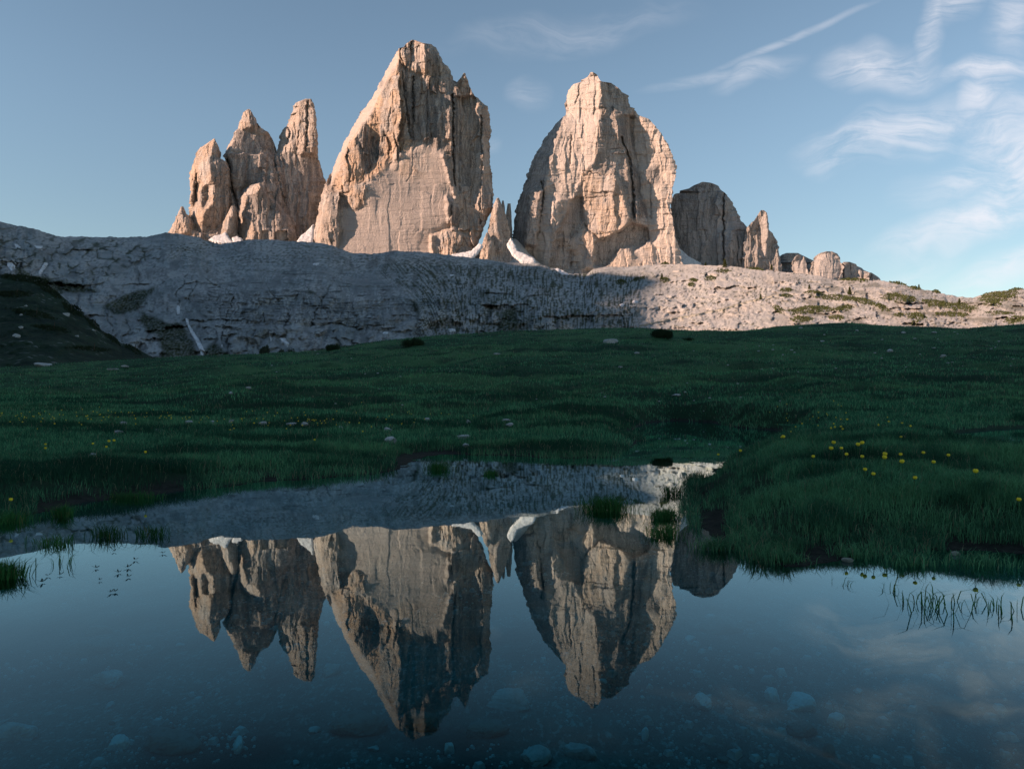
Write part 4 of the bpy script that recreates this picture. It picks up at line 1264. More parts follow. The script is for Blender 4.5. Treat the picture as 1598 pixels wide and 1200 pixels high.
# shore fringe: longer blades overhanging the water line in clumps
m_, n_ = 260000, 0
fy = np.exp(rng.uniform(math.log(2.9), math.log(17), m_))
fx = (rng.uniform(-150, 1750, m_) - CX) / F * fy
fsd = signed_shore(fx, fy)
clm = fbm(fx / .42 * np.clip(4 / fy, .4, 1.3), fy / .42 * np.clip(4 / fy, .4, 1.3), 3, 311)
k_ = (fsd > -.05 - .10 * np.clip(clm, 0, 1)) & (fsd < .16 + .014 * fy) & (clm > -.05)
fx, fy, fsd, clm = fx[k_], fy[k_], fsd[k_], clm[k_]
fz = np.maximum(ground_height(fx, fy), -.03)
fh = (.05 + .05 * rng.uniform(0, 1, len(fx)) + .05 * np.clip(clm + .2, 0, 1)) * np.interp(fy, [3, 8, 17], [.85, .9, 1.2])
tag(grass_object('shore_grass', [blades(fx, fy, fz, fh, np.maximum(.0028, fy * .0006), .95, 17, .10)], M['grass']), "ragged fringe of grass along the water line", "grass", kind='stuff')


# ------------------------------------------------------------------ snow left in gullies and at the foot of the towers
m, q, out = new_mat('old_snow')
pos = q.n('ShaderNodeNewGeometry').outputs['Position']
n = q.noise(pos, .3, 5, .6)
principled(q, out, q.mix(q.ramp(n, .35, .7), (.66, .67, .69), (.44, .44, .44)), .6, q.bump(n, .4, .5), .2)
M['snow'] = m


def snow_patch(poly, label, depth=None, thick=.6, step=.9):
    """a lens of snow lying on the mountainside (or on a slope at a given distance)"""
    xs_ = [p[0] for p in poly]
    ys_ = [p[1] for p in poly]
    gx_, gy_ = np.meshgrid(np.arange(min(xs_) - 1, max(xs_) + 1, step), np.arange(min(ys_) - 1, max(ys_) + 1, step))
    sgn = seg_dist(gx_, gy_, poly, True) * np.where(inside(gx_, gy_, poly), 1, -1) + perlin(gx_ / 2.5, gy_ / 2.5, 401) * .7
    if depth is None:
        P = on_mountain(gx_, gy_)
        k = P[..., 1] / F
    else:
        d = depth + (max(ys_) - gy_) / max(1, max(ys_) - min(ys_)) * 26 + 1.2 * fbm(gx_ / 6, gy_ / 6, 2, 402)
        P = np.stack([(gx_ - CX) / F * d, d, EYE + (CY - gy_) / F * d], -1)
        k = d / F
    top_ = np.clip(sgn / 1.6, -1, 1) * thick * 1.4
    P = P + np.stack([0 * top_, -top_ * 1.2, top_ * .5], -1)
    ok = sgn > -1.0
    nr, ncc = gx_.shape
    f = grid_faces(nr, ncc)
    f = f[ok.ravel()[f].all(1)]
    if not len(f):
        return None
    used = np.unique(f)
    re = np.full(nr * ncc, -1)
    re[used] = np.arange(len(used))
    v = P.reshape(-1, 3)[used]
    nv = len(v)
    bot = v + np.array([0, 2.2, -1.2])
    ff = re[f][:, ::-1]
    o = obj('snow_patch', make_mesh('snow_patch', np.concatenate([v, bot]), [ff, ff[:, ::-1] + nv], M['snow'], True))
    return tag(o, label, "snow patch", "old snow patches on the mountain")


for poly, xf, lab in (
        ([(1112, 585), (1125, 600), (1120, 640), (1106, 642), (1100, 610)], Z5, "small snow spot high in the rock gully above the long snow tongue"),
        ([(1158, 665), (1180, 675), (1178, 700), (1215, 760), (1250, 810), (1278, 870), (1278, 920), (1255, 920), (1250, 880), (1225, 820), (1185, 750), (1162, 700)], Z5, "long narrow snow tongue running down the gully on the left cliff"),
        ([(40, 310), (85, 305), (98, 355), (70, 372), (50, 350)], Z5, "bright snow patch on the far left of the grey slope"),
        ([(240, 385), (280, 320), (298, 322), (262, 380), (246, 395)], Z5, "thin slanting snow strip in a crack on the left grey slope"),
        ([(85, 202), (112, 208), (128, 225), (100, 232)], Z5, "little snow spot near the skyline at the far left"),
        ([(215, 215), (262, 217), (260, 228), (222, 226)], Z5, "flat sliver of snow just below the left skyline"),
        ([(215, 600), (250, 602), (275, 635), (262, 655), (225, 625)], Z6, "oval snow patch on the slabs above a dark bush"),
        ([(152, 560), (165, 565), (168, 615), (158, 620)], Z6, "upright sliver of snow in the cleft left of the oval snow patch"),
        ([(1212, 546), (1255, 545), (1262, 560), (1225, 565)], Z6, "small snow spot at the foot of the tufted scree, above the meadow crest"),
        ([(825, 566), (860, 563), (858, 573), (828, 575)], Z6, "tiny snow dash where the scree meets the slab corner"),
        ([(410, 158), (450, 152), (440, 166), (415, 166)], Z6, "tiny snow dash under the ledge on the upper slope"),
        ([(1225, 222), (1255, 222), (1250, 232), (1228, 232)], Z6, "tiny snow dash high on the scree below the middle tower"),
        ([(785, 306), (800, 298), (818, 302), (822, 314), (790, 314)], Z7, "pale snow spot in the shaded scree near the sunlit edge"),
        ([(712, 325), (735, 318), (738, 330), (716, 333)], Z7, "tiny snow spot in the shaded scree left of its neighbour"),
        ([(318, 112), (345, 112), (405, 140), (410, 150), (372, 148)], Z7, "slanting sunlit snow strip at the foot of the domed tower"),
        ([(1385, 835), (1390, 830), (1392, 845), (1380, 845)], Z5, "tiny snow spot at the base of the left cliff")):
    snow_patch(zoomed(poly, *xf), lab, thick=.9)
for poly, depth, lab in (
        ([(463, 377), (470, 368), (478, 362), (489, 350), (490, 362), (487, 379), (466, 380)], 1440, "snow tongue in the notch between the left towers and the middle tower"),
        ([(326, 374), (335, 368), (345, 366), (352, 362), (358, 372), (364, 379), (340, 379)], 1430, "snow patch at the foot of the small lit buttress on the left"),
        ([(362, 371), (370, 369), (378, 373), (377, 378), (364, 379)], 1425, "small snow patch right of the lit buttress on the left"),
        ([(694, 400), (712, 396), (735, 392), (748, 380), (754, 384), (744, 397), (735, 404), (712, 403)], 1372, "curved snow band under the right foot of the middle tower"),
        ([(791, 382), (797, 372), (803, 380), (808, 392), (818, 396), (834, 404), (836, 412), (815, 411), (800, 398)], 1376, "snow couloir between the two big towers"),
        ([(1056, 384), (1064, 391), (1075, 401), (1094, 411), (1094, 415), (1062, 414)], 1560, "snow fan in the corner between the domed tower and the grey peak")):
    snow_patch(poly, lab, depth=depth, thick=1.0)

# ------------------------------------------------------------------ stones
m, q, out = new_mat('pale_stone')
tc = q.n('ShaderNodeTexCoord').outputs['Object']
n1, n2 = q.noise(tc, 6, 5, .6), q.noise(tc, 30, 4, .6)
col = q.mix(q.ramp(n1, .35, .65), (.46, .46, .45), (.30, .31, .30))
col = q.mix(q.math('MULTIPLY', q.ramp(n2, .55, .7), .6), col, (.14, .15, .13))
principled(q, out, col, .9, q.bump(q.math('ADD', n1, n2), .6, .01), .2)
M['stone'] = m
m, q, out = new_mat('sunken_stone')
tc = q.n('ShaderNodeTexCoord').outputs['Object']
n1, n2 = q.noise(tc, 9, 5, .6), q.noise(tc, 40, 4, .6)
col = q.mix(q.ramp(n1, .35, .65), (.62, .60, .54), (.36, .36, .31))
col = q.mix(q.math('MULTIPLY', q.ramp(n2, .5, .7), .5), col, (.2, .2, .15))
principled(q, out, col, .9, q.bump(q.math('ADD', n1, n2), .5, .004), .1)
M['sunken'] = m


def sunken(c1, c2, c3):
    m, q, out = new_mat('sunken_stone')
    tc = q.n('ShaderNodeTexCoord').outputs['Object']
    n1, n2 = q.noise(tc, 9, 5, .6), q.noise(tc, 40, 4, .6)
    col = q.mix(q.ramp(n1, .35, .65), c1, c2)
    col = q.mix(q.math('MULTIPLY', q.ramp(n2, .5, .7), .5), col, c3)
    principled(q, out, col, .9, q.bump(q.math('ADD', n1, n2), .5, .004), .1)
    return m


M['sunken_pale'] = sunken((.85, .84, .78), (.62, .62, .56), (.35, .35, .28))
M['sunken_dim'] = sunken((.24, .24, .20), (.16, .17, .13), (.09, .10, .07))


def stone_mesh(seed, sx, sy, sz, mat, n=22, rough=.16):
    """an angular boulder: a ball cut by random planes and roughened"""
    r = np.random.default_rng(seed)
    th = np.linspace(0, 2 * np.pi, n * 2, endpoint=False)
    ph = np.linspace(.02, np.pi - .02, n)
    T_, P_ = np.meshgrid(th, ph)
    d = np.stack([np.sin(P_) * np.cos(T_), np.sin(P_) * np.sin(T_), np.cos(P_)], -1)
    rad = np.ones(T_.shape)
    for _ in range(11):
        v = r.normal(size=3)
        v /= np.linalg.norm(v)
        c = d @ v
        rad = np.minimum(rad, np.where(c > .05, r.uniform(.55, .9) / np.maximum(c, .05), 9))
    rad = rad * (1 + rough * .25 * perlin(T_ * 3 + np.cos(P_) * 2, P_ * 4, seed) * np.sin(P_) + .02 * r.normal(size=T_.shape) * np.sin(P_))
    co = (d * rad[..., None] * np.array([sx, sy, sz])).reshape(-1, 3)
    return make_mesh('stone', co, grid_faces(n, n * 2, True)[:, ::-1], mat, False)


SG = "pale stones lying in the meadow"
for k, (px, py, w, hh, lab) in enumerate((
        (611, 694, 19, 9, "angular pale stone near the shore with a dark lower edge, largest by the water"),
        (605, 676, 11, 6, "pale stone just behind the largest stone by the far shore"),
        (532, 673, 9, 4, "small rounded stone in the grass left of the two shore stones"),
        (724, 688, 20, 5, "long flat white stone in the grass right of the shore stones"),
        (727, 701, 9, 3, "little flat stone at the water's edge under the long flat stone"),
        (410, 665, 11, 4, "flat pale stone among yellow flowers, leftmost of three in a row"),
        (455, 667, 16, 4, "long low stone among yellow flowers, middle of three in a row"),
        (475, 667, 10, 4, "low pale stone touching the right end of the long low stone"),
        (667, 660, 8, 4, "small grey stone in the grass above the far shore"),
        (731, 663, 7, 4, "small grey stone above the long flat white stone"),
        (790, 661, 12, 3, "flat stone in wet grass by the stream, upper of a pair"),
        (795, 668, 12, 5, "flat stone in wet grass by the stream, lower of a pair"),
        (192, 665, 12, 3, "flat pale stone in the left meadow among the flowers"),
        (185, 680, 13, 3, "flat pale stone in the left meadow, nearer the pond"),
        (247, 677, 11, 3, "thin flat stone right of the flat pair in the left meadow"),
        (295, 664, 11, 4, "white stone in the left meadow, first of a row leading right"),
        (332, 664, 9, 4, "white stone in the left meadow, second of a row leading right"),
        (361, 663, 8, 4, "white stone in the left meadow, third of a row leading right"),
        (145, 719, 10, 5, "tilted pale stone alone on the left bank close to the water"),
        (360, 618, 7, 4, "small stone alone on the middle slope, left of centre"),
        (388, 609, 9, 3, "flat stone on the middle slope right of the small lone one"),
        (176, 578, 16, 5, "pale slab at the foot of the left hillside"),
        (196, 575, 12, 4, "pale slab right beside the one at the foot of the left hillside"),
        (66, 571, 26, 9, "large lichen grey boulder at the foot of the left hillside"),
        (952, 535, 24, 10, "big angular grey boulder high on the meadow crest near the bushes"),
        (994, 553, 9, 3, "small flat stone below the big crest boulder"),
        (775, 555, 11, 3, "thin white stone on the upper slope left of the crest boulder"),
        (1410, 522, 6, 4, "bright white stone high on the right slope"),
        (1458, 521, 7, 3, "flat white stone on the right slope, right of the bright one"),
        (1389, 550, 9, 5, "white stone in the dark hollow of the right slope"),
        (1337, 517, 6, 3, "small white stone near the right crest"),
        (1283, 534, 7, 3, "small flat stone on the right slope below the crest"),
        (1249, 513, 6, 3, "small white stone right under the crest, right of centre"),
        (1472, 558, 9, 4, "double pale stone low on the right slope"),
        (1055, 621, 14, 3, "flat pale slab by the middle of the meadow, right of the stream"),
        (968, 575, 6, 3, "little pale stone in the middle of the upper meadow"))):
    p = on_ground(px, py)
    s_ = p.y / F
    gh = .04 if p.y < 30 else .025
    if w == 26:
        gh = 0
    o = obj('stone', stone_mesh(500 + k, w * .58 * s_, w * .42 * s_, hh * .5 * s_ + gh * .35, M['stone']))
    o.location = (p.x, p.y, p.z + hh * .15 * s_ + gh)
    o.rotation_euler = (0, 0, .25 * math.sin(k * 2.7))
    tag(o, lab, "stone", SG)
small = [stone_mesh(600 + i, .5, .4, .32, M['stone'], 9) for i in range(4)]
r = np.random.default_rng(77)
for k in range(64):
    px, py = (r.uniform(1180, 1590), r.uniform(515, 585)) if k % 2 else (r.uniform(420, 1250), r.uniform(545, 650))
    p = on_ground(px, py)
    o = obj('stone', small[k % 4])
    s_ = r.uniform(2.0, 4.2) * p.y / F
    o.scale = (s_ * r.uniform(1, 1.6), s_, s_ * .9)
    o.location = (p.x, p.y, p.z + .15 * s_ + (.07 if p.y < 30 else .04))
    o.rotation_euler = (0, 0, r.uniform(-.5, .5))
    tag(o, "tiny pale stone speck on the grassy slope", "stone", "tiny stones scattered over the slope")

for k, (px, py, w, hh, lab) in enumerate(((103, 492, 14, 8, "pale rock jutting from the left hillside near its right edge"), (26, 526, 13, 9, "pale rock low on the left hillside near the frame edge"), (33, 512, 9, 5, "small pale rock above another low on the left hillside"),
                                          (146, 516, 8, 4, "small rock on the left hillside's right edge"), (120, 525, 7, 4, "small rock in the middle of the left hillside's lower half"), (40, 478, 6, 4, "little rock high on the left hillside"), (33, 492, 7, 4, "little rock below another high on the left hillside"))):
    p = on_hill(px, py)
    s_ = p.y / F
    o = obj('rock', stone_mesh(560 + k, w * .5 * s_, w * .4 * s_, hh * .6 * s_, M['stone']))
    o.location = p
    tag(o, lab, "rock", "rocks on the left hillside")

# sunken stones on the pond bed
for k, (px, py, w, hh, lab) in enumerate((
        (1247, 1086, 46, 22, "bright flat stone under the water, brightest on the right of the pond"),
        (1252, 1117, 42, 24, "dull flat stone under the water just below the bright one"),
        (1096, 1078, 26, 16, "small pale stone under the water below the domed tower's reflection"),
        (1306, 1108, 26, 10, "pale flake under the water right of the bright flat stone"),
        (1293, 1144, 18, 8, "little pale flake under the water below the dull flat stone"),
        (1205, 1078, 30, 12, "slanting pale sliver under the water left of the bright flat stone"),
        (1130, 990, 66, 20, "broad dim slab under the water right of the domed tower's reflection"),
        (795, 1062, 80, 22, "wide pale slab under the water right of the tall peak's reflection"),
        (372, 1122, 22, 15, "round white stone under the water at lower left, below the left towers' reflection"),
        (182, 1124, 36, 12, "grey stone under the water left of the round white one"),
        (166, 1027, 62, 20, "pale leaf shaped slab under the water on the left"),
        (25, 1108, 60, 26, "large pale slab under the water at the left frame edge"),
        (520, 1016, 34, 12, "pale oval stone under the water below the third tower's reflection"),
        (835, 1143, 46, 28, "pale square stone under the water at bottom centre"),
        (905, 1138, 50, 8, "long thin light strip of stone under the water at bottom centre"),
        (1007, 1115, 12, 10, "tiny pale stone under the water right of the domed tower's tip"),
        (135, 985, 60, 16, "dim slab under the water at far left, higher up"),
        (270, 1118, 90, 28, "big dark slab under the water left of the tall peak's tip"),
        (660, 1085, 62, 20, "brown slab under the water inside the tall peak's reflection"),
        (560, 1092, 90, 30, "large dim rounded slab under the water left of the tall peak's reflection"),
        (760, 1100, 60, 22, "dim slab under the water beside the tall peak's tip"),
        (590, 1170, 80, 24, "dark flat slab under the water at the bottom edge, left of centre"),
        (930, 1180, 70, 18, "dark flat slab under the water at the bottom edge, right of centre"),
        (155, 955, 36, 9, "faint pale stone under the water left, below the floating leaves"),
        (1480, 1095, 70, 16, "faint long slab under the water at the right edge"),
        (700, 1128, 16, 8, "small pale pebble under the water by the tall peak's tip"))):
    d = (EYE + .13) * F / (py - CY)
    x_ = (px - CX) / F * d
    z_ = float(ground_height(np.array([x_]), np.array([d]))[0])
    s_ = d / F
    o = obj('stone', stone_mesh(700 + k, w * .55 * s_, hh * 1.1 * s_, .025 + w * .10 * s_, M['sunken_dim' if any(t in lab for t in ('dim', 'dark', 'brown', 'dull', 'faint')) else 'sunken_pale' if any(t in lab for t in ('bright', 'white', 'small pale', 'flake', 'sliver', 'tiny')) else 'sunken'], 22, .3))
    o.location = (x_, d, min(z_ + .004 + w * .03 * s_, -.05))
    o.rotation_euler = (0, 0, .5 * math.sin(k * 1.7))
    tag(o, lab, "sunken stone", "stones on the pond bed")
for k in range(56):
    py = r.uniform(930, 1195)
    px = r.uniform(20, 1580) if k % 3 else r.uniform(820, 1580)
    d = (EYE + .15) * F / (py - CY)
    x_ = (px - CX) / F * d
    if float(signed_shore(np.array([x_]), np.array([d]))[0]) > -.3:
        continue
    s_ = d / F
    w = r.uniform(7, 24)
    o = obj('stone', stone_mesh(760 + k, w * .5 * s_, w * .42 * s_, .006 + w * .12 * s_, M['sunken' if k % 2 else 'sunken_dim'], 12, .4))
    o.location = (x_, d, min(float(ground_height(np.array([x_]), np.array([d]))[0]) + .002, -.04))
    o.rotation_euler = (0, 0, r.uniform(0, 3))
    tag(o, "small blurred stone among others on the pond bed", "sunken stone", "small stones scattered on the pond bed")
for k, (px, py, w, hh, lab) in enumerate(((1208, 858, 26, 14, "dark wet stone at the foot of the right bank, touching the water"), (1238, 868, 14, 7, "small dark wet stone right of the bigger wet stone"), (1322, 876, 18, 7, "flat wet stone at the water's edge under the right bank"), (1490, 866, 16, 7, "wet muddy stone at the water's edge near the right frame"))):
    d = EYE * F / (py - CY)
    s_ = d / F
    o = obj('stone', stone_mesh(840 + k, w * .55 * s_, w * .45 * s_, hh * .7 * s_, M['sunken_dim']))
    o.location = ((px - CX) * s_, d, hh * .2 * s_)
    tag(o, lab, "wet stone", "wet stones along the right bank")
# gravel on the bed: nobody could count it
r = np.random.default_rng(91)
NG_ = 14000
gy_ = r.uniform(1.1, 4.2, NG_)
gx_ = r.uniform(-.8, .8, NG_) * gy_
cl = fbm(gx_ * 1.6, gy_ * 1.6, 3, 801) + .35 * sstep(-.1, .6, gx_ / gy_)
sel = (signed_shore(gx_, gy_) < -.15) & (cl > .05)
gx_, gy_ = gx_[sel], gy_[sel]
gz_ = ground_height(gx_, gy_)
gs = r.uniform(.002, .006, len(gx_)) * (1 + 2.0 * (r.uniform(0, 1, len(gx_)) > .93))
b8 = np.array([[-1, -.8, -.4], [1, -.7, -.4], [.9, .8, -.4], [-.8, .9, -.4], [-.6, -.4, .5], [.5, -.5, .6], [.6, .5, .45], [-.5, .6, .55]])
a = r.uniform(0, 6.28, len(gx_))
rot = np.stack([np.cos(a), -np.sin(a), np.sin(a), np.cos(a)], -1).reshape(-1, 2, 2)
V = np.repeat(b8[None], len(gx_), 0) * gs[:, None, None]
V[..., :2] = np.einsum('nij,nkj->nki', rot, V[..., :2])
V += np.stack([gx_, gy_, gz_ + gs * .3], -1)[:, None]
f6 = np.array([[0, 3, 2, 1], [4, 5, 6, 7], [0, 1, 5, 4], [1, 2, 6, 5], [2, 3, 7, 6], [3, 0, 4, 7]])
tag(obj('gravel', make_mesh('gravel', V.reshape(-1, 3), (np.arange(len(gx_)) * 8)[:, None, None].repeat(6, 1).reshape(-1, 1) + np.tile(f6, (len(gx_), 1)), M['sunken'], False)), "pale gravel scattered over the pond bed", "gravel", kind='stuff')

# ------------------------------------------------------------------ shrubs, dwarf pines and small conifers
def needle_mat(name, c1, c2):
    m, q, out = new_mat(name)
    pos = q.n('ShaderNodeNewGeometry').outputs['Position']
    col = q.mix(q.ramp(q.noise(pos, .6, 4, .6), .35, .65), c1, c2)
    col = q.mix(q.attr('tint'), col, (c2[0] * 1.3, c2[1] * 1.3, c2[2] * 1.1))
    principled(q, out, col, .8, None, .15)
    return m


M['pine'] = needle_mat('pine_needles', (.016, .034, .02), (.04, .066, .034))
M['mat_pine'] = needle_mat('dwarf_pine_needles', (.046, .062, .024), (.085, .10, .038))
M['far_shrub'] = needle_mat('far_shrub_leaves', (.04, .056, .044), (.062, .08, .06))  # leaf colour lightened to paint in the haze of distance
M['dark_shrub'] = needle_mat('dark_shrub_leaves', (.016, .028, .016), (.034, .05, .026))
m, q, out = new_mat('bark')
pos = q.n('ShaderNodeNewGeometry').outputs['Position']
principled(q, out, q.mix(q.ramp(q.noise(pos, 5, 3), .4, .6), (.10, .075, .055), (.05, .04, .03)), .9)
M['bark'] = m


def leaf_cards(P, up, size, r):
    """small pointed leaf tufts (two crossed slim kites each) at points P leaning along up"""
    n = len(P)
    t = r.normal(size=(n, 3))
    t /= np.linalg.norm(t, axis=1)[:, None]
    u = up + .55 * t
    u /= np.linalg.norm(u, axis=1)[:, None]
    s = np.cross(u, t)
    s /= np.linalg.norm(s, axis=1)[:, None] + 1e-9
    s2 = np.cross(u, s)
    size = np.asarray(size) * r.uniform(.6, 1.3, n)
    v, f = [], []
    for w in (s, s2):
        v.append(np.stack([P - u * size[:, None] * .3, P + w * size[:, None] * .33, P + u * size[:, None] * .8, P - w * size[:, None] * .33], 1))
    v = np.concatenate(v).reshape(-1, 3)
    return v, np.arange(len(v)).reshape(-1, 4), np.repeat(np.tile(r.uniform(0, 1, n) ** 2, 2), 4) * .6


def stem_mesh(name, paths, mat, ns=6):
    """tapered stems: every path is a list of (x, y, z, radius)"""
    V, Fc, off = [], [], 0
    for p in paths:
        p = np.array(p, float)
        a = np.linspace(0, 2 * np.pi, ns, endpoint=False)
        ring = np.stack([np.cos(a), np.sin(a), 0 * a], -1)
        v = p[:, None, :3] + ring[None] * p[:, 3][:, None, None]
        V.append(v.reshape(-1, 3))
        Fc.append(grid_faces(len(p), ns, True) + off)
        off += v.shape[0] * ns
    return make_mesh(name, np.concatenate(V), np.concatenate(Fc), mat, True)


def bush(center, w, h, label, mat, seed, group=None, n=5200, cat="dwarf pine bush", lobes=13):
    r = np.random.default_rng(seed)
    root = empty('pine_bush', center)
    tag(root, label, cat, group)
    pts, ups, paths = [], [], []
    for k in range(lobes):
        a = r.uniform(0, 6.28)
        rr = r.uniform(.1, 1) ** .6
        c = np.array([math.cos(a) * rr * w * .38, math.sin(a) * rr * w * .25, h * r.uniform(.30, .62)])
        rad = np.array([w * .17, w * .14, h * .32]) * r.uniform(.6, 1.25)
        d = r.normal(size=(n // lobes, 3))
        d /= np.linalg.norm(d, axis=1)[:, None]
        pts.append(c + d * rad * r.uniform(.45, 1.3, (len(d), 1)))
        ups.append(d * .6 + np.array([0, 0, .9]))
        paths.append([(c[0] * .15, c[1] * .15, -h * .05, h * .045), (c[0] * .5, c[1] * .5, c[2] * .55, h * .03), (c[0], c[1], c[2] + h * .1, h * .012)])
    P = np.concatenate(pts)
    P[:, 2] = np.maximum(P[:, 2], .02 * h)
    v, f, t = leaf_cards(P, np.concatenate(ups), h * .11, r)
    obj('crown', make_mesh('crown', v, f, mat, False, {'tint': t}), root)
    obj('stem', stem_mesh('stem', paths, M['bark']), root)
    return root


for px, py, w, hh, lab, sd in ((643, 540, 36, 15, "dark rounded dwarf pine bush alone on the meadow crest, left of centre", 1),
                               (1030, 526, 40, 15, "larger dark dwarf pine bush on the meadow crest near the sunlit edge", 2),
                               (1072, 531, 24, 7, "low dark shrub on the crest just right of the larger pine bush", 3),
                               (518, 547, 22, 12, "dark shrub peeping over the meadow crest below the slab", 4)):
    p = on_ground(px, py)
    s_ = p.y / F
    bush(p - Vector((0, 0, .15)), w * s_, hh * s_, lab, M['pine'], 40 + sd, None)
for px, py, w, hh, d, lab, sd in ((412, 570, 14, 30, 190, "small dark conifer behind the meadow edge, left of two", 5), (445, 570, 34, 26, 195, "broad dark conifer clump behind the meadow edge, right of two", 6)):
    s_ = d / F
    bush(Vector(((px - CX) * s_, d, EYE + (CY - py) * s_)), w * s_, hh * s_, lab, M['far_shrub'], 60 + sd, None, cat="conifer", n=2200)


def pine_mat(cx, cy, rx, ry, ang, label, seed, mat, host=on_mountain, group="dwarf pine mats on the sunlit slope", lift=1.0):
    """a low spreading mat of dwarf pine that follows the slope it grows on"""
    r = np.random.default_rng(seed)
    n = int(np.clip(rx * ry * 5.5, 160, 5000))
    a = r.uniform(0, 6.28, n)
    q_ = np.sqrt(r.uniform(0, 1, n)) * (1 + .45 * perlin(np.cos(a) * 2 + seed, np.sin(a) * 2, seed) + .25 * perlin(np.cos(a) * 6 + seed, np.sin(a) * 6, seed + 3))
    ex, ey = np.cos(a) * q_ * rx, np.sin(a) * q_ * ry
    c, s = math.cos(R_(ang)), math.sin(R_(ang))
    px, py = cx + ex * c - ey * s, cy + ex * s + ey * c
    gap = fbm(px / 5, py / 3, 2, seed + 9)
    keep = gap > -.32
    px, py, q_ = px[keep], py[keep], q_[keep]
    if host is on_mountain:
        py = np.maximum(py, np.interp(px, PXC, ps) + .3)
        P = on_mountain(px, py)
    else:
        P = np.array([host(a_, b_) for a_, b_ in zip(px, py)])
    base = P.mean(0)
    sc = base[1] / F
    hgt = lift * sc * 4.2 * np.clip(1 - q_ * .75, .15, 1) * r.uniform(.1, 1, len(px))
    P = P + np.stack([0 * hgt, -.35 * hgt, hgt], -1)
    up = np.tile(np.array([0, -.25, 1.0]), (len(P), 1)) + r.normal(size=P.shape) * .35
    v, f, t = leaf_cards(P, up, 2.0 * sc, r)
    root = empty('dwarf_pine', base)
    tag(root, label, "dwarf pine", group)
    obj('crown', make_mesh('crown', v - base, f, mat, False, {'tint': t}), root)
    b = on_mountain([cx], [cy])[0] if host is on_mountain else np.array(host(cx, cy))
    b = b - base
    st = [[(b[0] + k * rx * sc * .25, b[1] + .3, b[2] - .4, .12), (b[0] + k * rx * sc * .4, b[1], b[2] + 1.0 * lift, .05)] for k in (.6,)]
    obj('stem', stem_mesh('stem', st, M['bark'], 5), root)
    return root


for k, (cx, cy, rx, ry, ang, lab) in enumerate((
        (340, 220, 58, 12, 3, "dark green pine mat at the upper left end of the long green band"),
        (490, 250, 120, 17, 4, "long green pine band crossing the sunlit slope, left half"),
        (640, 272, 75, 18, 12, "middle piece of the long green band on the sunlit slope"),
        (330, 322, 140, 25, -4, "broad light green pine mat, biggest low on the sunlit slope"),
        (525, 313, 58, 18, -8, "round pine mat right of the broad light green one"),
        (270, 378, 70, 18, 0, "pine mat just above the meadow crest below the broad one"),
        (480, 368, 48, 15, 0, "small pine mat on pale rock left of the shaded rib"),
        (745, 305, 62, 16, 22, "dark pine strip slanting down a rock rib in the middle of the slope"),
        (860, 250, 105, 24, 9, "thick pine mat in the upper middle of the sunlit slope"),
        (1060, 282, 80, 20, 8, "dark pine mat at the left of the right hand pair"),
        (1200, 303, 110, 22, 8, "large pine mat at the right of the right hand pair"),
        (955, 360, 62, 22, 5, "rounded dark green pine cushion low on the slope right of the rib"),
        (1170, 350, 105, 14, 3, "low narrow pine mat under the right hand pair"),
        (850, 160, 56, 9, 6, "small pine mat on the skyline right of the rock knobs"),
        (945, 193, 36, 8, 8, "little pine mat on the skyline further down right"),
        (1075, 214, 26, 7, 5, "tiny pine tuft alone on the descending skyline"),
        (575, 141, 90, 10, 3, "flat pine mat at the foot of the big round rock knob"),
        (1440, 245, 115, 32, -6, "wide green pine mat at the right edge of the picture, near the skyline"),
        (1545, 200, 45, 8, -3, "thin pine mat on the skyline at the right edge"),
        (1400, 288, 70, 12, 0, "narrow pine mat below the wide one at the right edge"),
        (1545, 380, 65, 22, -5, "bright green pine mat at the right edge just above the meadow"),
        (1450, 342, 100, 8, 2, "thin green strip of pine on the right, between two mats"),
        (180, 240, 38, 9, 0, "small pine mat left of the long green band"),
        (940, 402, 24, 12, 0, "tiny bright pine tuft below the rounded cushion"),
        (850, 353, 30, 11, 0, "small pine tuft left of the rounded cushion"),
        (180, 205, 40, 12, 0, "brownish low shrub patch at the upper left of the sunlit slope"),
        (130, 320, 36, 20, 20, "sparse green patch on pale rock at the left of the sunlit slope"))):
    pine_mat(*zoomed([(cx, cy)], *Z8)[0], rx * .2616, max(2.2, ry * .2616), ang, lab, 900 + k, M['mat_pine'])
for k, (cx, cy, rx, ry, ang, lab) in enumerate((
        (1328, 130, 45, 8, 0, "flat pine mat on the sunlit skyline below the grey peak"),
        (1250, 172, 35, 13, 0, "pine tuft on bouldery ground below the grey peak"),
        (1146, 184, 30, 8, 0, "small pine tuft on the pale scree, left of its twin"),
        (1136, 210, 26, 9, 0, "small pine tuft right below its twin on the pale scree"),
        (980, 182, 30, 15, 10, "dry green tuft at the edge of shade and sun"),
        (820, 178, 50, 7, -16, "dark strip of low pine along the shade's edge"),
        (720, 195, 34, 13, 0, "dark tuft in the shade left of the sunlit scree"),
        (980, 82, 22, 5, 0, "tiny pine tuft at the foot of the domed tower"),
        (1520, 112, 50, 10, 0, "pine mat at the foot of the grey peak's right corner"))):
    pine_mat(*zoomed([(cx, cy)], *Z7)[0], rx * .2628, max(1.8, ry * .2628), ang, lab, 950 + k, M['mat_pine'], group="dwarf pine tufts near the shade's edge")
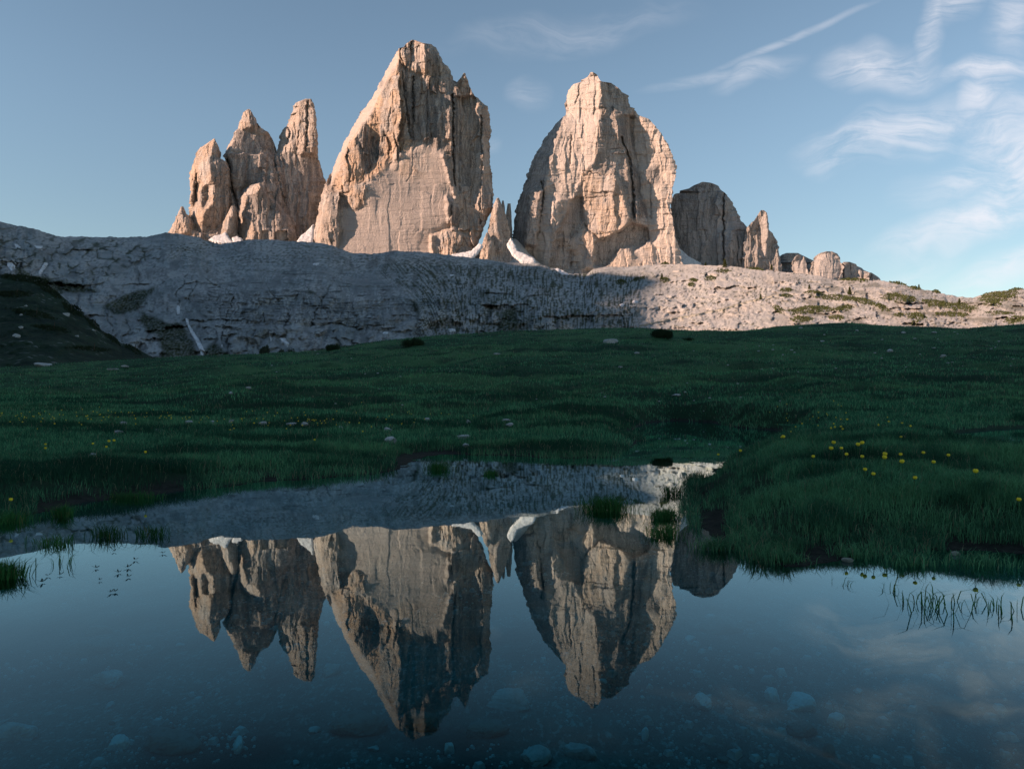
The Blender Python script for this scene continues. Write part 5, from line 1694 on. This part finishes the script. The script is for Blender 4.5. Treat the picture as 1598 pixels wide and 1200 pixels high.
for k, (cx, cy, rx, ry, ang, lab) in enumerate((
        (40, 436, 40, 5, 8, "dark pine mat along the top of the left hillside"), (75, 452, 26, 5, 35, "dark pine mat at the shoulder of the left hillside"),
        (50, 490, 34, 5, 10, "dark pine strip across the upper left hillside"), (78, 513, 30, 4, 8, "dark pine strip across the middle of the left hillside"),
        (108, 482, 14, 5, 40, "rounded dark pine tuft hanging on the hillside's right edge"), (20, 460, 30, 5, 0, "dark pine mat near the left frame edge on the hillside"),
        (122, 486, 13, 5, 45, "dark pine tuft on the sloping edge of the left hillside, uppermost of four"), (146, 507, 14, 5, 40, "dark pine tuft on the sloping edge of the left hillside, second of four"),
        (176, 530, 15, 4, 35, "dark pine tuft on the sloping edge of the left hillside, third of four"), (208, 546, 15, 4, 30, "dark pine tuft on the sloping edge of the left hillside, lowest of four"),
        (140, 545, 34, 3, 4, "low dark pine strip at the foot of the left hillside"))):
    pine_mat(cx, cy, rx, ry, ang, lab, 980 + k, M['dark_shrub'], host=lambda a_, b_: on_hill(min(max(a_, -500), 240), min(max(b_, 360), 600)), group="dwarf pine mats on the left hillside", lift=1.2)


def conifer(px, py, hpx, label, seed):
    p = on_mountain([px], [py])[0]
    s_ = p[1] / F
    h = hpx * s_
    r = np.random.default_rng(seed)
    root = empty('mountain_pine', p)
    tag(root, label, "mountain pine", "small pines on the sunlit slope")
    n = 420
    t = r.uniform(.08, 1, n)
    a = r.uniform(0, 6.28, n)
    rad = h * .26 * (1 - t) ** .8 * r.uniform(.3, 1.1, n) * (1 + .3 * np.sin(t * 24))
    P = np.stack([np.cos(a) * rad, np.sin(a) * rad, t * h], -1)
    v, f, ti = leaf_cards(P, np.stack([np.cos(a) * .8, np.sin(a) * .8, np.full(n, .5)], -1), h * .12, r)
    obj('crown', make_mesh('crown', v, f, M['mat_pine'], False, {'tint': ti}), root)
    obj('trunk', stem_mesh('trunk', [[(0, 0, -.3, h * .035), (0, 0, h * .5, h * .022), (0, 0, h * .97, h * .006)]], M['bark']), root)


for k, (px, py, hh, lab) in enumerate(((1131, 418, 13, "lone small pine on the skyline at the foot of the grey peak"), (1101, 415, 6, "tiny pine on the skyline left of the lone small pine"), (1326, 461, 13, "small upright pine in the middle of the sunlit slope"),
                                       (1204, 422, 9, "tiny pine on the skyline right of the grey peak"), (1434, 451, 7, "tiny pine on the descending skyline at the right"), (1497, 476, 10, "small pine on the right of the sunlit slope above the mats"),
                                       (1263, 452, 8, "tiny pine above the long green band, left"), (1187, 468, 9, "tiny pine on the pale slope near the trail's end"), (1033, 436, 9, "tiny pine at the edge of the sunlit scree"))):
    conifer(px, py, hh, lab, 1100 + k)

# ------------------------------------------------------------------ globe flowers
m, q, out = new_mat('yellow_petals')
principled(q, out, (.80, .62, .03), .6)
M['petal'] = m
m, q, out = new_mat('flower_stem')
principled(q, out, (.05, .13, .04), .7)
M['fstem'] = m


def globe_mesh(rad, seed):
    """a globe flower: overlapping cupped petals closing to a ball, open at the top"""
    V, Fc, off = [], [], 0
    for ring, (cnt, rr, tilt) in enumerate(((6, 1.0, 0), (6, .86, .5), (5, .7, .2))):
        for i in range(cnt):
            a0 = (i + tilt) / cnt * 2 * np.pi
            u, w = np.meshgrid(np.linspace(-1, 1, 5), np.linspace(0, 1, 6))
            lat = -1.35 + w * 2.35
            wid = .62 * np.sin(np.pi * np.clip(w * .86 + .1, 0, 1)) ** .7
            lon = a0 + u * wid
            r3 = rad * rr * (1 + .06 * np.abs(u))
            V.append(np.stack([np.cos(lat) * np.cos(lon) * r3, np.cos(lat) * np.sin(lon) * r3, np.sin(lat) * r3 * .9], -1).reshape(-1, 3))
            Fc.append(grid_faces(6, 5) + off)
            off += 30
    return make_mesh('flower_head', np.concatenate(V), np.concatenate(Fc), M['petal'], True)


heads = [globe_mesh(.0128, 0), globe_mesh(.0098, 1)]
FG = "globe flowers on the right bank"
for k, (px, py, big, lab) in enumerate((
        (1222.5, 681, 0, "yellow globe flower standing alone by the stream mouth"), (1301, 690, 0, "yellow globe flower, upper of two one above the other left of the cluster"), (1297, 699, 0, "yellow globe flower, lower of two one above the other left of the cluster"),
        (1345.5, 690.5, 0, "yellow globe flower, upper right of a touching pair"), (1339, 693, 0, "yellow globe flower, lower left of a touching pair"), (1321, 708.5, 1, "yellow globe flower between the stacked two and the pair, lower down"),
        (1345.5, 712, 1, "yellow globe flower straight below the touching pair"), (1381, 708, 0, "big yellow globe flower, upper of the tallest double bloom"), (1380.5, 713, 0, "big yellow globe flower, lower of the tallest double bloom"),
        (1407.5, 719.5, 0, "big flat yellow globe flower right of the double bloom"), (1269, 712, 1, "pale yellow globe flower left of the cluster, lower down"), (1480, 710, 1, "yellow globe flower right of the cluster by the dark hollow"),
        (1522.5, 734.5, 0, "yellow globe flower alone on the far right of the bank"), (1121, 709, 1, "yellow globe flower at the tip of the promontory, left of two"), (1155.5, 703, 1, "yellow globe flower at the tip of the promontory, right of two"),
        (1313, 699, 1, "small yellow globe flower between the stacked two and the pair"), (1405.5, 708.5, 1, "small yellow globe flower above the big flat one"), (1457, 720.5, 1, "small yellow globe flower low between the cluster and the far right"),
        (1441, 706, 1, "small yellow globe flower near the dark hollow"), (1590, 779, 1, "greenish yellow globe flower at the right frame edge near the water"), (1350, 732, 1, "faded pale globe flower low on the right bank"),
        (1363, 739, 1, "small globe flower low on the right bank, right of the faded one"), (1428, 745, 1, "small globe flower lowest on the right bank"),
        (170, 688, 0, "yellow globe flower on the left bank, left of a close pair"), (178, 687, 0, "yellow globe flower on the left bank, right of a close pair"), (166, 697, 1, "yellow globe flower right under the left bank's close pair"),
        (71, 693, 1, "yellow globe flower on the left bank, upper of two at far left"), (71, 699, 1, "yellow globe flower on the left bank, lower of two at far left"), (145, 692, 1, "single yellow globe flower left of the left bank's pair"),
        (227, 705, 1, "single yellow globe flower low on the left bank"), (491, 686, 1, "yellow globe flower nearest the far shore, left of centre"), (566, 673, 1, "yellow globe flower right of the small rounded stone"),
        (17, 979 - 200, 1, "greenish yellow flower at the left frame edge near the water"))):
    p = on_ground(px, py, .13)
    z = EYE + (CY - py) / F * p.y
    root = empty('globe_flower', (p.x, p.y, p.z))
    tag(root, lab, "flower", FG if px > 1000 else "globe flowers on the left bank")
    hz = max(z - p.z, .03)
    o = obj('flower_head', heads[big], root, (0, 0, hz))
    o.rotation_euler = (.15 * math.sin(k), .2 * math.cos(k * 2), k)
    dx = .02 * math.sin(k * 3.1)
    obj('stem', stem_mesh('stem', [[(dx, 0, -.02, .0022), (dx * .5, 0, hz * .5, .002), (0, 0, hz - .008, .0016)]], M['fstem'], 5), root)
tiny = [make_mesh('globe_flower', np.concatenate([np.array([[0, 0, 1], [0, 0, -.9], [1, 0, 0], [0, 1, 0], [-1, 0, 0], [0, -1, 0], [.7, .7, .3], [-.7, .7, .3], [-.7, -.7, .3], [.7, -.7, .3]]) * .0105 + np.array([0, 0, .1])]),
                  np.array([[0, 2, 6], [0, 6, 3], [0, 3, 7], [0, 7, 4], [0, 4, 8], [0, 8, 5], [0, 5, 9], [0, 9, 2], [1, 6, 2], [1, 3, 6], [1, 7, 3], [1, 4, 7], [1, 8, 4], [1, 5, 8], [1, 9, 5], [1, 2, 9]]), M['petal'], True)]
r = np.random.default_rng(5)
for k in range(215):
    c = r.uniform(0, 1)
    if c < .42:
        px, py = r.uniform(-20, 320), r.normal(649, 4.5)
    elif c < .62:
        px, py = r.normal(450, 55), r.normal(656, 6)
    elif c < .75:
        px, py = r.uniform(0, 620), r.uniform(622, 672)
    elif c < .85:
        px, py = r.uniform(560, 760), r.normal(650, 9)
    else:
        px, py = r.normal(1300, 60), r.normal(650, 16)
    p = on_ground(px, py, .1)
    o = obj('globe_flower', tiny[0])
    o.location = p
    s_ = r.uniform(.5, 1.3)
    o.scale = (s_, s_, r.uniform(.7, 1.2))
    if px < 900:
        tag(o, "tiny yellow flower speckling the far grass left of the stream", "flower", "tiny flowers in the left meadow")
    else:
        tag(o, "tiny yellow flower speckling the grass behind the right bank", "flower", "tiny flowers behind the right bank")

# ------------------------------------------------------------------ grass tufts and reeds standing in the water, floating leaves
def tuft(px, py, w, hh, n, label, seed, lean=.8, wid=1.0, sub=.02, spread=.35, cat="grass tuft", group=None):
    d = EYE * F / (py - CY)
    s_ = d / F
    r = np.random.default_rng(seed)
    cx_ = (px - CX) * s_
    x = cx_ + r.normal(0, .42, n) * w * .5 * s_
    y = d + r.normal(0, .42, n) * w * spread * s_
    h = hh * s_ * r.uniform(.45, 1.1, n)
    P, q4, t3, ti, dr = blades(x - cx_, y - d, np.full(n, -sub), h + sub, np.full(n, .0032 * wid), lean, seed, .06)
    o = obj('grass_tuft', make_mesh('grass_tuft', P, [q4, t3], M['grass' if (px > 1080 or py < 720) and cat == 'grass tuft' else 'sedge'], False, {'tint': ti, 'dry': dr}))
    o.location = (cx_, d, 0)
    return tag(o, label, cat, group)


for k, a in enumerate((
        (946, 797, 80, 30, 620, "dense green grass tuft standing in the pond before the right bank"),
        (1036, 808, 46, 22, 330, "dark grass hummock in the water between the tuft and the right bank"),
        (1048, 772, 34, 22, 130, "loose grass clump in the water at the promontory's left side"),
        (1085, 752, 50, 24, 260, "pointed grass fringe at the tip of the promontory"),
        (1035, 835, 60, 26, 190, "yellowish grass clump in the water at the left foot of the right bank"),
        (684, 733, 42, 17, 340, "small bright grass islet near the far shore, left of centre"),
        (765, 741, 26, 12, 110, "smaller faint grass islet right of the bright one near the far shore"),
        (97, 806, 34, 26, 200, "bright grass clump at the left shore"),
        (205, 778, 90, 16, 330, "yellow green grass fringe lying on the left shore"),
        (355, 753, 60, 12, 200, "yellow green grass fringe on the shore further right"),
        (165, 838, 60, 30, 120, "open stand of water grass left, before the sky's reflection"),
        (240, 836, 56, 26, 90, "open stand of water grass right of its neighbour at the left"),
        (90, 850, 80, 24, 120, "sparse water grass at the left, before the shore"),
        (10, 815, 70, 24, 300, "thick grass at the left frame edge on the shore"),
        (8, 902, 64, 36, 420, "dark grass clump at the left frame edge in the open water"),
        (1118, 858, 70, 30, 260, "grass hanging over the water at the right bank's left corner"),
        (1225, 876, 80, 26, 300, "low grass tufts hanging over the water at the bank's foot"),
        (1330, 868, 80, 30, 260, "grass tuft with long blades at the foot of the right bank"),
        (1420, 880, 90, 30, 300, "big dark grass tuft reaching into the water at the right"),
        (1530, 880, 110, 26, 240, "ragged grass fringe in the water at the right frame edge"))):
    tuft(a[0], a[1], a[2], a[3], int(a[4] * 1.2), a[5], 1200 + k, lean=.95, group="grass tufts standing in the pond")
for k, a in enumerate((
        (1460, 948, 150, 44, 46, "open group of crossing reed blades in the water at the right"),
        (1315, 912, 60, 18, 10, "few short reed tips in the water below the right bank"),
        (1375, 918, 60, 18, 9, "few slanting reed tips right of the short ones"),
        (1560, 950, 90, 34, 22, "scattered reed blades in the water near the right frame edge"),
        (95, 880, 60, 30, 14, "few thin reed blades in the water at the left"))):
    tuft(*a[:5], a[5], 1300 + k, lean=1.1, wid=1.15, spread=.5, cat="reeds", group="thin reeds in the open water")

m, q, out = new_mat('floating_leaf')
principled(q, out, (.02, .04, .022), .5)
M['leaf'] = m


def sprig(px, py, w, k, label):
    d = EYE * F / (py - CY)
    s_ = d / F
    r = np.random.default_rng(k)
    V, Fc = [], []
    for i in range(5):
        a = i * 1.26 + r.uniform(-.3, .3)
        L_ = w * s_ * r.uniform(.4, .7)
        dr = np.array([math.cos(a), math.sin(a) * 1.3, .0])
        sd = np.array([-math.sin(a), math.cos(a), 0]) * L_ * .22
        z0, z1 = np.array([0, 0, .002]), np.array([0, 0, .006 + r.uniform(0, .5) * L_])
        b = len(V)
        V += [z0, dr * L_ * .5 + sd + z1 * .6, dr * L_ + z1, dr * L_ * .5 - sd + z1 * .6]
        Fc.append([b, b + 1, b + 2, b + 3])
    o = obj('water_plant', make_mesh('water_plant', np.array(V), np.array(Fc), M['leaf'], False))
    o.location = ((px - CX) * s_, d, .001)
    tag(o, label, "water plant", "dark floating leaves")


for k, (px, py, w, lab) in enumerate(((42, 910, 8, "dark leaf sprig on the water, leftmost of the row"), (66, 909, 11, "dark leaf sprig on the water, second of the row from the left"), (75, 899, 10, "dark leaf sprig just above the second of the row"),
                                      (94, 898, 10, "dark leaf sprig at the right end of the left row"), (185, 894, 12, "dark star shaped sprig left of the upright pair"), (200, 886, 12, "dark upright sprig, upper of the pair"), (200, 901, 10, "dark sprig, lower of the pair"),
                                      (211, 874, 9, "dark sprig above right of the upright pair"), (254, 864, 11, "dark sprig farthest right, near the towers' reflection"), (173, 925, 9, "dark leaf pair on the water, left one, lowest of all"), (180, 924, 9, "dark leaf pair on the water, right one, lowest of all"),
                                      (178, 861, 8, "small flat dark leaf above the star shaped sprig"), (150, 887, 10, "dark sprig at the lower edge of the water grass"), (156, 906, 6, "tiny dark leaf between the row and the lowest pair"))):
    sprig(px, py, w, 1400 + k, lab)
